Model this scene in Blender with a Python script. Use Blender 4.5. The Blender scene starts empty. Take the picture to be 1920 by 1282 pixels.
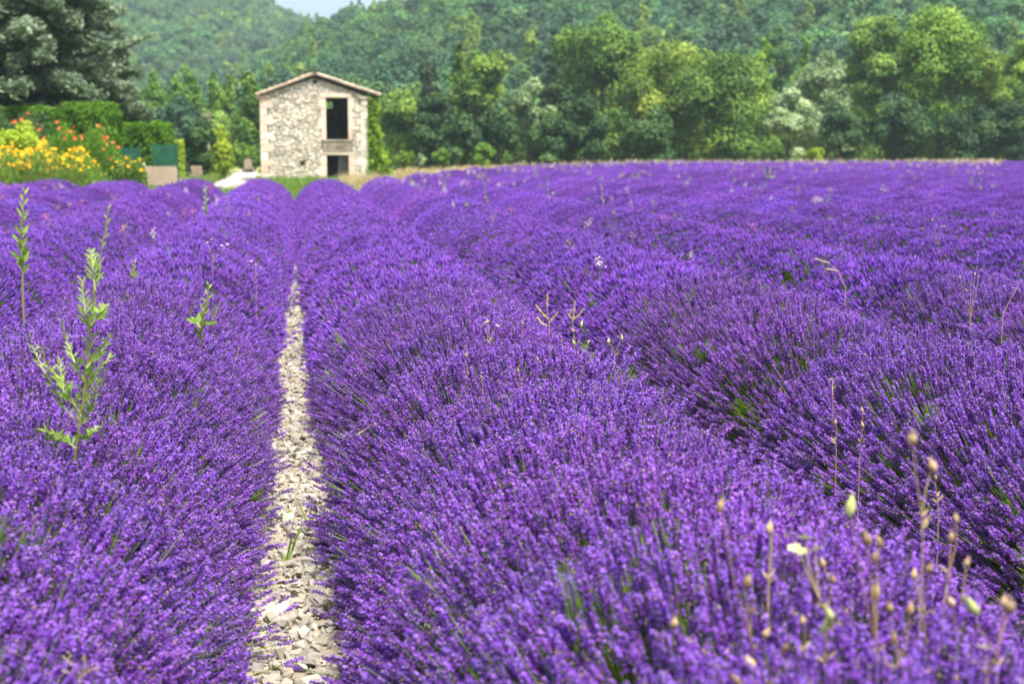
import bpy, math, random
import numpy as np
from mathutils import Vector, Matrix, Euler

R = math.radians
sc = bpy.context.scene
root_col = sc.collection
rng = np.random.default_rng(7)
random.seed(7)

# ------------------------------------------------------------------ camera
F_PX, CX, CY = 2667.0, 960.0, 641.0          # the photograph's pixels
PITCH = math.atan((641 - 307) / F_PX)
YAW = math.atan(407 / F_PX * math.cos(PITCH))
CAM_H = 1.6
cam_d = bpy.data.cameras.new('camera')
cam = bpy.data.objects.new('camera', cam_d)
root_col.objects.link(cam)
cam.location = (0, 0, CAM_H)
cam.rotation_euler = (R(90) - PITCH, 0, -YAW)
cam_d.sensor_width = 36.0
cam_d.lens = 36.0 * F_PX / 1920.0
cam_d.clip_start = 0.05
cam_d.clip_end = 4000
cam_d.dof.use_dof = True
cam_d.dof.focus_distance = 5.8
cam_d.dof.aperture_fstop = 3.7
sc.camera = cam

# ------------------------------------------------------------------ sky, sun, exposure
SUN = Vector((0.20, -0.33, 0.92)).normalized()
elev = math.asin(SUN.z)
azim = math.atan2(SUN.x, SUN.y)
world = bpy.data.worlds.new('World')
sc.world = world
world.use_nodes = True
nt = world.node_tree
bg = nt.nodes['Background']
sky = nt.nodes.new('ShaderNodeTexSky')
sky.sky_type = 'NISHITA'
sky.sun_disc = False
sky.sun_elevation = elev
sky.sun_rotation = azim
sky.air_density = 0.8
sky.dust_density = 4.0
tc = nt.nodes.new('ShaderNodeTexCoord')
cn = nt.nodes.new('ShaderNodeTexNoise'); cn.inputs['Scale'].default_value = 2.2; cn.inputs['Detail'].default_value = 6
cr = nt.nodes.new('ShaderNodeMapRange')
cr.inputs['From Min'].default_value = 0.35; cr.inputs['From Max'].default_value = 0.68
cr.inputs['To Min'].default_value = 0.35; cr.inputs['To Max'].default_value = 0.75
cm = nt.nodes.new('ShaderNodeMix'); cm.data_type = 'RGBA'
cm.inputs['B'].default_value = (3.3, 3.9, 4.4, 1)          # thin white cloud
nt.links.new(tc.outputs['Generated'], cn.inputs['Vector'])
nt.links.new(cn.outputs['Fac'], cr.inputs['Value'])
nt.links.new(cr.outputs['Result'], cm.inputs['Factor'])
nt.links.new(sky.outputs['Color'], cm.inputs['A'])
nt.links.new(cm.outputs['Result'], bg.inputs['Color'])
bg.inputs['Strength'].default_value = 0.105
sl = bpy.data.lights.new('sun', 'SUN')
sl.energy = 4.3
sl.angle = R(12)
sl.color = (1.0, 0.95, 0.87)
so = bpy.data.objects.new('sun', sl)
so.rotation_euler = SUN.to_track_quat('Z', 'Y').to_euler()
root_col.objects.link(so)
sc.view_settings.view_transform = 'Standard'
sc.view_settings.look = 'None'
sc.view_settings.gamma = 1
sc.view_settings.use_curve_mapping = False
sc.view_settings.exposure = 1.36
sc.cycles.use_denoising = True
sc.cycles.max_bounces = 6
sc.cycles.diffuse_bounces = 3
sc.cycles.glossy_bounces = 2
sc.cycles.transmission_bounces = 4
sc.cycles.volume_bounces = 0
sc.cycles.transparent_max_bounces = 4
sc.cycles.caustics_reflective = False
sc.cycles.caustics_refractive = False
sc.cycles.sample_clamp_indirect = 6


def pix(px, py, Y):
    """World point where the photograph's pixel ray meets the plane at depth Y."""
    dx, dy = (px - CX) / F_PX, -(py - CY) / F_PX
    v = Vector((dx, dy, -1.0))
    v.rotate(cam.rotation_euler)
    return Vector((0, 0, CAM_H)) + v * (Y / v.y)


def gz(y):
    """Height of the ground: flat near the camera, then a gentle rise."""
    y = np.maximum(np.asarray(y, dtype=float), 0.0)
    return 0.0105 * (y - 10.0 * (1 - np.exp(-y / 10.0)))


# ------------------------------------------------------------------ helpers
def link(o, parent=None):
    root_col.objects.link(o)
    if parent is not None:
        o.parent = parent
    return o


def tag(o, label=None, cat=None, group=None, kind=None):
    if label: o['label'] = label
    if cat: o['category'] = cat
    if group: o['group'] = group
    if kind: o['kind'] = kind
    return o


def empty(name, loc, label=None, cat=None, group=None, kind=None, parent=None):
    o = bpy.data.objects.new(name, None)
    o.empty_display_size = 0.1
    o.location = loc
    link(o, parent)
    return tag(o, label, cat, group, kind)


class G:
    """Collects polygons with a material slot and a 0..1 tint, and builds one mesh."""
    def __init__(self):
        self.v, self.f, self.n = [], [], 0

    def add(self, verts, faces, mat=0, tint=0.5):
        verts = np.asarray(verts, dtype=np.float64).reshape(-1, 3)
        faces = np.asarray(faces, dtype=np.int64)
        if faces.ndim == 1:
            faces = faces[None, :]
        self.v.append(verts)
        m = np.full(len(faces), mat) if np.isscalar(mat) else np.asarray(mat)
        t = np.full(len(faces), tint, dtype=float) if np.isscalar(tint) else np.asarray(tint)
        self.f.append((faces + self.n, m, t))
        self.n += len(verts)
        return self

    def tube(self, pts, rad, sides=6, mat=0, tint=0.5, cap=True):
        pts = np.asarray([tuple(p) for p in pts], dtype=float)
        n = len(pts)
        rad = np.full(n, rad) if np.isscalar(rad) else np.asarray(rad)
        tan = np.gradient(pts, axis=0)
        tan /= np.linalg.norm(tan, axis=1)[:, None] + 1e-12
        ref = np.array([0.31, 0.17, 0.93]) if abs(tan[0][2]) < 0.9 else np.array([0.93, 0.31, 0.17])
        a = np.cross(tan, ref); a /= np.linalg.norm(a, axis=1)[:, None] + 1e-12
        b = np.cross(tan, a)
        th = np.linspace(0, 2 * math.pi, sides, endpoint=False)
        ring = pts[:, None, :] + rad[:, None, None] * (np.cos(th)[None, :, None] * a[:, None, :] + np.sin(th)[None, :, None] * b[:, None, :])
        i = np.arange(n - 1)[:, None] * sides; j = np.arange(sides)[None, :]; k = (j + 1) % sides
        f = np.stack([i + j, i + k, i + sides + k, i + sides + j], -1).reshape(-1, 4)
        self.add(ring.reshape(-1, 3), f, mat, tint)
        if cap and rad[-1] > 1e-4:
            self.add(ring[-1], np.arange(sides), mat, tint)
        return self

    def box(self, x0, x1, y0, y1, z0, z1, mat=0, tint=0.5):
        v = [(x, y, z) for z in (z0, z1) for y in (y0, y1) for x in (x0, x1)]
        f = [(0, 2, 3, 1), (4, 5, 7, 6), (0, 1, 5, 4), (2, 6, 7, 3), (0, 4, 6, 2), (1, 3, 7, 5)]
        return self.add(v, f, mat, tint)

    def mesh(self, name, mats, smooth=False):
        me = bpy.data.meshes.new(name)
        v = np.concatenate(self.v)
        me.vertices.add(len(v))
        me.vertices.foreach_set('co', v.astype(np.float32).ravel())
        loops, starts, midx, tint, pos = [], [], [], [], 0
        for f, m, t in self.f:
            k = f.shape[1]
            loops.append(f.ravel())
            starts.append(pos + np.arange(len(f)) * k)
            pos += f.size
            midx.append(m); tint.append(t)
        loops = np.concatenate(loops); starts = np.concatenate(starts)
        me.loops.add(len(loops))
        me.loops.foreach_set('vertex_index', loops.astype(np.int32))
        me.polygons.add(len(starts))
        me.polygons.foreach_set('loop_start', starts.astype(np.int32))
        for mt in mats:
            me.materials.append(mt)
        me.polygons.foreach_set('material_index', np.concatenate(midx).astype(np.int32))
        me.polygons.foreach_set('use_smooth', np.full(len(starts), smooth))
        at = me.attributes.new('tint', 'FLOAT', 'FACE')
        at.data.foreach_set('value', np.concatenate(tint).astype(np.float32))
        me.update(calc_edges=True)
        return me

    def build(self, name, mats, parent=None, smooth=False, loc=None):
        if not isinstance(mats, (list, tuple)):
            mats = [mats]
        o = bpy.data.objects.new(name, self.mesh(name, mats, smooth))
        if loc is not None:
            o.location = loc
        return link(o, parent)


def unit(a):
    return a / (np.linalg.norm(a, axis=-1, keepdims=True) + 1e-12)


def leaves(g, P, N, size, r, mat=0, tint=0.5, asp=0.55, cup=0.15):
    """Leaf-sized diamonds at P facing N."""
    n = len(P)
    size = np.full(n, size) if np.isscalar(size) else size
    N = unit(N)
    t = unit(np.cross(N, r.normal(size=(n, 3))))
    b = np.cross(N, t)
    s = size[:, None]
    v = np.stack([P - t * s, P + b * s * asp + N * s * cup, P + t * s, P - b * s * asp + N * s * cup], 1)
    f = np.arange(n * 4).reshape(n, 4)
    tint = np.full(n, tint) if np.isscalar(tint) else tint
    g.add(v.reshape(-1, 3), f, mat, np.clip(tint, 0, 1))


# ------------------------------------------------------------------ materials
def new_mat(name):
    m = bpy.data.materials.new(name)
    m.use_nodes = True
    t = m.node_tree
    t.nodes.clear()
    out = t.nodes.new('ShaderNodeOutputMaterial')
    return m, t, out


def noise_mat(name, cols, scale=5.0, rough=0.9, bump=0.3, detail=6.0, bump_scale=None, dist=0.02, lo=0.3, hi=0.7, tint=0.0, spec=0.3):
    m, t, out = new_mat(name)
    N = t.nodes.new; L = t.links.new
    p = N('ShaderNodeBsdfPrincipled')
    p.inputs['Roughness'].default_value = rough
    p.inputs['Specular IOR Level'].default_value = spec
    co = N('ShaderNodeTexCoord')
    nz = N('ShaderNodeTexNoise'); nz.inputs['Scale'].default_value = scale; nz.inputs['Detail'].default_value = detail
    L(co.outputs['Object'], nz.inputs['Vector'])
    rp = N('ShaderNodeValToRGB')
    while len(rp.color_ramp.elements) < len(cols):
        rp.color_ramp.elements.new(0.5)
    for i, c in enumerate(cols):
        rp.color_ramp.elements[i].position = lo + (hi - lo) * i / max(1, len(cols) - 1)
        rp.color_ramp.elements[i].color = (*c, 1)
    L(nz.outputs['Fac'], rp.inputs['Fac'])
    col = rp.outputs['Color']
    if tint:
        oi = N('ShaderNodeObjectInfo')
        hs = N('ShaderNodeHueSaturation')
        mr = N('ShaderNodeMapRange')
        mr.inputs['To Min'].default_value = 1 - tint; mr.inputs['To Max'].default_value = 1 + tint
        L(oi.outputs['Random'], mr.inputs['Value'])
        L(mr.outputs['Result'], hs.inputs['Value'])
        L(col, hs.inputs['Color'])
        col = hs.outputs['Color']
    L(col, p.inputs['Base Color'])
    if bump:
        n2 = N('ShaderNodeTexNoise'); n2.inputs['Scale'].default_value = bump_scale or scale * 4; n2.inputs['Detail'].default_value = 5
        L(co.outputs['Object'], n2.inputs['Vector'])
        bp = N('ShaderNodeBump'); bp.inputs['Strength'].default_value = bump; bp.inputs['Distance'].default_value = dist
        L(n2.outputs['Fac'], bp.inputs['Height'])
        L(bp.outputs['Normal'], p.inputs['Normal'])
    L(p.outputs['BSDF'], out.inputs['Surface'])
    return m


def leaf_mat(name, cols, trans=0.35, rand=0.12, hue=0.0, spec=0.25, rough=0.6, tsat=1.0):
    """Leaf: colour by the leaf's tint, a little per-object variation, light passing through."""
    m, t, out = new_mat(name)
    N = t.nodes.new; L = t.links.new
    at = N('ShaderNodeAttribute'); at.attribute_name = 'tint'
    rp = N('ShaderNodeValToRGB')
    while len(rp.color_ramp.elements) < len(cols):
        rp.color_ramp.elements.new(0.5)
    for i, c in enumerate(cols):
        rp.color_ramp.elements[i].position = i / max(1, len(cols) - 1)
        rp.color_ramp.elements[i].color = (*c, 1)
    L(at.outputs['Fac'], rp.inputs['Fac'])
    oi = N('ShaderNodeObjectInfo')
    hs = N('ShaderNodeHueSaturation')
    mr = N('ShaderNodeMapRange')
    mr.inputs['To Min'].default_value = 1 - rand; mr.inputs['To Max'].default_value = 1 + rand
    L(oi.outputs['Random'], mr.inputs['Value'])
    L(mr.outputs['Result'], hs.inputs['Value'])
    if hue:
        mh = N('ShaderNodeMapRange')
        mh.inputs['To Min'].default_value = 0.5 - hue; mh.inputs['To Max'].default_value = 0.5 + hue
        ml = N('ShaderNodeMath'); ml.operation = 'MULTIPLY'; ml.inputs[1].default_value = 7.31
        fr = N('ShaderNodeMath'); fr.operation = 'FRACT'
        L(oi.outputs['Random'], ml.inputs[0]); L(ml.outputs[0], fr.inputs[0]); L(fr.outputs[0], mh.inputs['Value'])
        L(mh.outputs['Result'], hs.inputs['Hue'])
    L(rp.outputs['Color'], hs.inputs['Color'])
    p = N('ShaderNodeBsdfPrincipled')
    p.inputs['Roughness'].default_value = rough
    p.inputs['Specular IOR Level'].default_value = spec
    tr = N('ShaderNodeBsdfTranslucent')
    mx = N('ShaderNodeMixShader'); mx.inputs['Fac'].default_value = trans
    L(hs.outputs['Color'], p.inputs['Base Color'])
    L(hs.outputs['Color'], tr.inputs['Color'])
    L(p.outputs['BSDF'], mx.inputs[1]); L(tr.outputs['BSDF'], mx.inputs[2])
    L(mx.outputs['Shader'], out.inputs['Surface'])
    return m


def place_variation(mat):
    """Neighbouring plants differ a little: colour shifts slowly with the place of the flower."""
    t = mat.node_tree
    L = t.links.new
    hs = next(n for n in t.nodes if n.type == 'HUE_SAT')
    oi = next(n for n in t.nodes if n.type == 'OBJECT_INFO')
    nz = t.nodes.new('ShaderNodeTexNoise'); nz.inputs['Scale'].default_value = 1.3; nz.inputs['Detail'].default_value = 3
    L(oi.outputs['Location'], nz.inputs['Vector'])
    h2 = t.nodes.new('ShaderNodeHueSaturation')
    a = t.nodes.new('ShaderNodeMapRange'); a.inputs['From Min'].default_value = 0.3; a.inputs['From Max'].default_value = 0.7
    a.inputs['To Min'].default_value = 0.80; a.inputs['To Max'].default_value = 1.22
    b = t.nodes.new('ShaderNodeMapRange'); b.inputs['From Min'].default_value = 0.3; b.inputs['From Max'].default_value = 0.7
    b.inputs['To Min'].default_value = 0.492; b.inputs['To Max'].default_value = 0.509
    sp = t.nodes.new('ShaderNodeSeparateColor')
    L(nz.outputs['Color'], sp.inputs[0])
    L(sp.outputs[0], a.inputs['Value']); L(sp.outputs[1], b.inputs['Value'])
    L(a.outputs['Result'], h2.inputs['Value']); L(b.outputs['Result'], h2.inputs['Hue'])
    outs = [l.to_socket for l in hs.outputs['Color'].links]
    L(hs.outputs['Color'], h2.inputs['Color'])
    for o in outs:
        L(h2.outputs['Color'], o)


M = {}
M['corolla'] = leaf_mat('lavender_petal', [(0.120, 0.023, 0.27), (0.225, 0.068, 0.48), (0.41, 0.205, 0.79)], 0.42, 0.20, 0.010, spec=0.08)
place_variation(M['corolla'])
M['calyx'] = leaf_mat('lavender_calyx', [(0.030, 0.018, 0.045), (0.075, 0.050, 0.125), (0.13, 0.11, 0.165)], 0.15, 0.25)
M['withered'] = leaf_mat('withered_floret', [(0.36, 0.22, 0.15), (0.66, 0.50, 0.34)], 0.2, 0.1)
M['stem'] = leaf_mat('lavender_stem', [(0.05, 0.10, 0.010), (0.13, 0.22, 0.025), (0.23, 0.34, 0.06)], 0.2, 0.2)
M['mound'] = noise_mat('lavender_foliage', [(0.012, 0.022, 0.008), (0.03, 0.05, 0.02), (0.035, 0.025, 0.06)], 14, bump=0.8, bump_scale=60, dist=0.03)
M['soil'] = noise_mat('stony_soil', [(0.17, 0.135, 0.095), (0.30, 0.255, 0.19), (0.42, 0.375, 0.30)], 9, bump=0.9, bump_scale=45, dist=0.03, lo=0.25, hi=0.75)
M['stone'] = noise_mat('limestone_rubble', [(0.204, 0.174, 0.132), (0.332, 0.302, 0.246), (0.399, 0.374, 0.327)], 18, bump=0.5, bump_scale=70, dist=0.004, tint=0.28)
M['meadow'] = noise_mat('meadow', [(0.10, 0.16, 0.03), (0.20, 0.24, 0.06), (0.38, 0.31, 0.14)], 0.35, bump=0.8, bump_scale=8, dist=0.15, detail=10)
M['road'] = noise_mat('white_gravel', [(0.27, 0.25, 0.215), (0.36, 0.335, 0.295), (0.43, 0.405, 0.36)], 1.2, bump=0.4, bump_scale=20, dist=0.02)
M['hill'] = noise_mat('forest_floor', [(0.012, 0.025, 0.010), (0.03, 0.05, 0.02)], 0.1, bump=0)
M['bark'] = noise_mat('bark', [(0.05, 0.035, 0.025), (0.13, 0.10, 0.075)], 6, bump=0.7, bump_scale=14, dist=0.03)
M['mortar'] = noise_mat('lime_mortar', [(0.143, 0.116, 0.086), (0.247, 0.210, 0.161), (0.345, 0.300, 0.232)], 2.5, bump=0.6, bump_scale=18, dist=0.03)
M['rubble'] = noise_mat('wall_stone', [(0.275, 0.231, 0.176), (0.507, 0.452, 0.374), (0.617, 0.573, 0.495)], 4, bump=0.5, bump_scale=22, dist=0.015, tint=0.30)
M['dressed'] = noise_mat('dressed_stone', [(0.500, 0.362, 0.275), (0.650, 0.500, 0.400), (0.725, 0.613, 0.500)], 3, bump=0.35, bump_scale=25, dist=0.01, tint=0.12)
M['quoin'] = noise_mat('quoin_stone', [(0.475, 0.413, 0.325), (0.650, 0.587, 0.488), (0.725, 0.675, 0.587)], 3, bump=0.4, bump_scale=20, dist=0.012, tint=0.15)
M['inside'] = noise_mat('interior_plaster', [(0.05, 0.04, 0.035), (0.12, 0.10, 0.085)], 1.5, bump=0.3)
M['tile'] = noise_mat('roof_tile', [(0.28, 0.17, 0.11), (0.44, 0.33, 0.23), (0.50, 0.44, 0.34)], 5, bump=0.4, bump_scale=30, dist=0.01, tint=0.25)
M['greywood'] = noise_mat('weathered_wood', [(0.10, 0.095, 0.085), (0.21, 0.20, 0.19)], 7, bump=0.4, bump_scale=30, dist=0.01)
M['cream'] = noise_mat('cream_render', [(0.306, 0.230, 0.170), (0.408, 0.323, 0.246)], 2, bump=0.3, bump_scale=25, dist=0.01)
M['screen'] = noise_mat('green_screen', [(0.008, 0.055, 0.032), (0.02, 0.12, 0.065)], 3, bump=0.3, bump_scale=40, dist=0.01)
M['metal_green'] = noise_mat('green_post_paint', [(0.012, 0.07, 0.04), (0.018, 0.10, 0.06)], 4, rough=0.5, bump=0)
M['dry'] = leaf_mat('dry_grass', [(0.30, 0.21, 0.09), (0.52, 0.40, 0.20), (0.62, 0.52, 0.32)], 0.3, 0.15)
M['grass'] = leaf_mat('green_grass', [(0.06, 0.14, 0.015), (0.13, 0.24, 0.03), (0.24, 0.32, 0.07)], 0.35, 0.15)
M['weed'] = leaf_mat('weed_leaf', [(0.10, 0.19, 0.03), (0.24, 0.36, 0.06), (0.42, 0.52, 0.13)], 0.40, 0.12)
M['weedstem'] = leaf_mat('weed_stem', [(0.17, 0.09, 0.05), (0.26, 0.30, 0.08), (0.42, 0.48, 0.16)], 0.1, 0.1)
M['pod'] = leaf_mat('seed_pod', [(0.22, 0.13, 0.08), (0.40, 0.27, 0.15), (0.54, 0.42, 0.27)], 0.2, 0.35)
M['podgreen'] = leaf_mat('green_pod', [(0.34, 0.42, 0.10), (0.52, 0.58, 0.20), (0.66, 0.68, 0.36)], 0.25, 0.1)
M['podstem'] = leaf_mat('pod_stem', [(0.26, 0.12, 0.09), (0.36, 0.24, 0.12), (0.42, 0.36, 0.17)], 0.1, 0.12)
M['whitef'] = leaf_mat('cream_petal', [(0.70, 0.64, 0.50), (0.82, 0.79, 0.70)], 0.3, 0.05)
M['yellowf'] = leaf_mat('yellow_petal', [(0.78, 0.32, 0.004), (0.90, 0.48, 0.006), (0.92, 0.58, 0.015)], 0.3, 0.08)
M['orangef'] = leaf_mat('orange_petal', [(0.62, 0.10, 0.03), (0.80, 0.22, 0.08)], 0.3, 0.08)
M['pinkf'] = leaf_mat('pink_petal', [(0.55, 0.10, 0.22), (0.68, 0.30, 0.34)], 0.3, 0.1)
M['cedar'] = leaf_mat('cedar_needles', [(0.08, 0.125, 0.065), (0.20, 0.275, 0.165), (0.37, 0.46, 0.31)], 0.25, 0.05)
M['darkconifer'] = leaf_mat('dark_needles', [(0.010, 0.026, 0.010), (0.025, 0.055, 0.018), (0.05, 0.09, 0.03)], 0.15, 0.1)
M['hedge'] = leaf_mat('hedge_leaf', [(0.025, 0.085, 0.004), (0.085, 0.21, 0.008), (0.18, 0.36, 0.02)], 0.3, 0.05)
M['lime'] = leaf_mat('lime_leaf', [(0.16, 0.25, 0.012), (0.33, 0.44, 0.025), (0.48, 0.56, 0.06)], 0.4, 0.06)
M['broad'] = leaf_mat('broad_leaf', [(0.024, 0.072, 0.012), (0.095, 0.195, 0.026), (0.26, 0.38, 0.055)], 0.24, 0.08)
M['bright'] = leaf_mat('bright_leaf', [(0.034, 0.10, 0.010), (0.13, 0.26, 0.024), (0.33, 0.48, 0.055)], 0.24, 0.08)
M['golden'] = leaf_mat('golden_leaf', [(0.045, 0.10, 0.010), (0.165, 0.265, 0.026), (0.40, 0.48, 0.065)], 0.24, 0.08)
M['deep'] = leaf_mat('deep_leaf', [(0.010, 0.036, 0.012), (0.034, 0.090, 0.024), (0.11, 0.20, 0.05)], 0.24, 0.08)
M['silver'] = leaf_mat('silver_leaf', [(0.12, 0.19, 0.07), (0.29, 0.40, 0.18), (0.48, 0.57, 0.32)], 0.3, 0.06)
M['wood_a'] = leaf_mat('forest_leaf', [(0.028, 0.090, 0.030), (0.092, 0.205, 0.065), (0.19, 0.33, 0.10)], 0.3, 0.30, 0.02)
M['wood_b'] = leaf_mat('forest_pine', [(0.018, 0.060, 0.030), (0.052, 0.135, 0.062), (0.10, 0.215, 0.095)], 0.2, 0.25, 0.01)  # forest leaf and pine: bluish cast puts part of the hill haze into colour
M['wood_c'] = leaf_mat('forest_light', [(0.075, 0.165, 0.030), (0.19, 0.32, 0.060), (0.32, 0.46, 0.10)], 0.35, 0.20, 0.02)
M['ivy'] = leaf_mat('ivy_leaf', [(0.08, 0.17, 0.008), (0.22, 0.38, 0.015), (0.40, 0.56, 0.05)], 0.35, 0.05)


def random_ramp(mat, cols):
    """Give each stone its own colour out of a ramp, under the grain it already has."""
    t = mat.node_tree
    p = next(n for n in t.nodes if n.type == 'BSDF_PRINCIPLED')
    old = p.inputs['Base Color'].links[0].from_socket
    oi = t.nodes.new('ShaderNodeObjectInfo'); ml = t.nodes.new('ShaderNodeMath'); fr = t.nodes.new('ShaderNodeMath')
    ml.operation = 'MULTIPLY'; ml.inputs[1].default_value = 13.7; fr.operation = 'FRACT'
    rp = t.nodes.new('ShaderNodeValToRGB')
    while len(rp.color_ramp.elements) < len(cols):
        rp.color_ramp.elements.new(0.5)
    for i, c in enumerate(cols):
        rp.color_ramp.elements[i].position = i / (len(cols) - 1); rp.color_ramp.elements[i].color = (*c, 1)
    mx = t.nodes.new('ShaderNodeMix'); mx.data_type = 'RGBA'; mx.inputs['Factor'].default_value = 0.55
    L = t.links.new
    L(oi.outputs['Random'], ml.inputs[0]); L(ml.outputs[0], fr.inputs[0]); L(fr.outputs[0], rp.inputs['Fac'])
    L(old, mx.inputs['A']); L(rp.outputs['Color'], mx.inputs['B']); L(mx.outputs['Result'], p.inputs['Base Color'])
random_ramp(M['rubble'], [(0.365, 0.311, 0.248), (0.645, 0.581, 0.483), (0.494, 0.398, 0.291), (0.688, 0.655, 0.570), (0.334, 0.296, 0.248), (0.559, 0.483, 0.377), (0.666, 0.592, 0.494)])
random_ramp(M['stone'], [(0.212, 0.187, 0.153), (0.357, 0.332, 0.289), (0.272, 0.238, 0.187), (0.442, 0.425, 0.391), (0.196, 0.183, 0.162), (0.323, 0.293, 0.246)])
random_ramp(M['dressed'], [(0.625, 0.425, 0.325), (0.725, 0.613, 0.500), (0.675, 0.500, 0.388), (0.725, 0.650, 0.550)])


# ------------------------------------------------------------------ instancing by geometry nodes (stuff only)
def scatter_group(name, protos):
    """A node group that puts one of the prototype meshes on every point, by the point's attributes."""
    col = bpy.data.collections.new(name)
    for o in protos:
        col.objects.link(o)
    g = bpy.data.node_groups.new(name, 'GeometryNodeTree')
    g.interface.new_socket('Geometry', in_out='INPUT', socket_type='NodeSocketGeometry')
    g.interface.new_socket('Geometry', in_out='OUTPUT', socket_type='NodeSocketGeometry')
    N = g.nodes.new; L = g.links.new
    i = N('NodeGroupInput'); o = N('NodeGroupOutput')
    ci = N('GeometryNodeCollectionInfo')
    ci.inputs['Collection'].default_value = col
    ci.inputs['Separate Children'].default_value = True
    ci.inputs['Reset Children'].default_value = True
    ip = N('GeometryNodeInstanceOnPoints')
    ip.inputs['Pick Instance'].default_value = True
    def attr(n, ty):
        a = N('GeometryNodeInputNamedAttribute'); a.data_type = ty
        a.inputs['Name'].default_value = n
        return a.outputs['Attribute']
    L(i.outputs[0], ip.inputs['Points'])
    L(ci.outputs[0], ip.inputs['Instance'])
    L(attr('idx', 'INT'), ip.inputs['Instance Index'])
    L(attr('rot', 'FLOAT_VECTOR'), ip.inputs['Rotation'])
    L(attr('scl', 'FLOAT'), ip.inputs['Scale'])
    L(ip.outputs[0], o.inputs[0])
    return g


def euler_z_to(d, spin):
    """XYZ Euler angles that turn +Z to the directions d, after a spin about Z."""
    d = unit(np.asarray(d, dtype=float))
    # R = Rz(c) Ry(b) Rz(spin): XYZ euler of that matrix
    b = np.arccos(np.clip(d[:, 2], -1, 1)); c = np.arctan2(d[:, 1], d[:, 0])
    cb, sb, cc, s_c, cs, ss = np.cos(b), np.sin(b), np.cos(c), np.sin(c), np.cos(spin), np.sin(spin)
    m00 = cc * cb * cs - s_c * ss
    m10 = s_c * cb * cs + cc * ss
    m20 = -sb * cs
    m21 = sb * ss
    m22 = cb
    return np.stack([np.arctan2(m21, m22), -np.arcsin(np.clip(m20, -1, 1)), np.arctan2(m10, m00)], 1)


def scatter(name, group, P, rot, scl, nvar, parent=None, kind='stuff', idx=None):
    P = np.asarray(P, dtype=np.float32)
    me = bpy.data.meshes.new(name)
    me.vertices.add(len(P))
    me.vertices.foreach_set('co', P.ravel())
    a = me.attributes.new('rot', 'FLOAT_VECTOR', 'POINT'); a.data.foreach_set('vector', np.asarray(rot, dtype=np.float32).ravel())
    a = me.attributes.new('scl', 'FLOAT', 'POINT'); a.data.foreach_set('value', np.asarray(scl, dtype=np.float32).ravel())
    a = me.attributes.new('idx', 'INT', 'POINT')
    if idx is None:
        idx = rng.integers(0, nvar, len(P))
    a.data.foreach_set('value', np.asarray(idx, dtype=np.int32))
    me.update()
    o = bpy.data.objects.new(name, me)
    link(o, parent)
    md = o.modifiers.new('scatter', 'NODES'); md.node_group = group
    o['kind'] = kind
    return o


# ------------------------------------------------------------------ ground
def sheet(name, xs, ys, zf, mat, kind='structure', off=0.0):
    X, Yg = np.meshgrid(xs, ys)
    Z = zf(X, Yg) + off
    v = np.stack([X, Yg, Z], -1).reshape(-1, 3)
    nx, ny = len(xs), len(ys)
    i = (np.arange(ny - 1)[:, None] * nx + np.arange(nx - 1)[None, :]).ravel()
    f = np.stack([i, i + 1, i + nx + 1, i + nx], 1)
    o = G().add(v, f).build(name, mat, smooth=True)
    o['kind'] = kind
    return o


GMAX = float(gz(130))
def ground_z(X, Yg):
    return np.minimum(gz(Yg), GMAX)

ys_all = np.concatenate([np.arange(-40, 130, 2.0), np.arange(130, 1300, 40.0)])
sheet('ground', np.arange(-700, 760, 20.0), ys_all, lambda X, Y: ground_z(X, Y) - 0.012, M['meadow'])

S = 1.85                                     # spacing of the rows
XE = np.array([-40, 2.0, 3.5, 6.0, 10.0, 14.0, 24.0, 60.0])
YE = np.array([39.0, 42.0, 48.0, 60.0, 72.0, 82.0, 100.0, 107.0])
def row_end(x):
    return float(np.interp(x, XE, YE))

# the field's soil follows the ends of the rows
def soil_sheet():
    g = G()
    xs = np.arange(-30, 62, 1.0)
    ts = np.linspace(0, 1, 60)
    V = []
    for t in ts:
        for x in xs:
            y = -6 + (row_end(x) + 0.6 + 6) * t
            V.append((x, y, float(gz(y)) - 0.004))
    nx = len(xs)
    i = (np.arange(len(ts) - 1)[:, None] * nx + np.arange(nx - 1)[None, :]).ravel()
    g.add(V, np.stack([i, i + 1, i + nx + 1, i + nx], 1))
    o = g.build('field_soil', M['soil'], smooth=True)
    o['kind'] = 'structure'
soil_sheet()


# ------------------------------------------------------------------ hills and the far forest
def crest_right(px):
    return np.interp(px, [380, 450, 520, 580, 640, 740, 900, 1200, 1600, 2100], [1, 10, 20, 27, 31, 35, 47, 62, 75, 86])

def hill_r(X, Y):
    px = 553 + F_PX * X / np.maximum(Y, 1) * 0.98
    k = np.clip((Y - 150) / 270.0, 0, 1)
    k = k * k * (3 - 2 * k) * 0.55 + 0.45 * k
    b = 2.2 * np.sin(X * 0.045 + Y * 0.02) + 1.6 * np.sin(X * 0.02 - Y * 0.033)
    return GMAX + crest_right(px) * k + b * k - 0.6

def crest_left(px):
    return np.interp(px, [-400, 100, 300, 470, 540, 600, 660, 760, 1200], [130, 114, 99, 82, 69, 60, 55, 50, 46])

def hill_l(X, Y):
    px = 553 + F_PX * X / np.maximum(Y, 1) * 0.98
    k = np.clip((Y - 330) / 450.0, 0, 1)
    k = k * k * (3 - 2 * k) * 0.5 + 0.5 * k
    b = 5 * np.sin(X * 0.02 + 1) * np.sin(Y * 0.013) + 3 * np.sin(X * 0.05 + Y * 0.021)
    return GMAX + crest_left(px) * k + b * k - 0.6

sheet('wooded_hill', np.arange(-60, 460, 10.0), np.arange(150, 520, 10.0), hill_r, M['hill'])
sheet('distant_hill', np.arange(-420, 320, 20.0), np.arange(330, 960, 15.0), hill_l, M['hill'])


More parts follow.
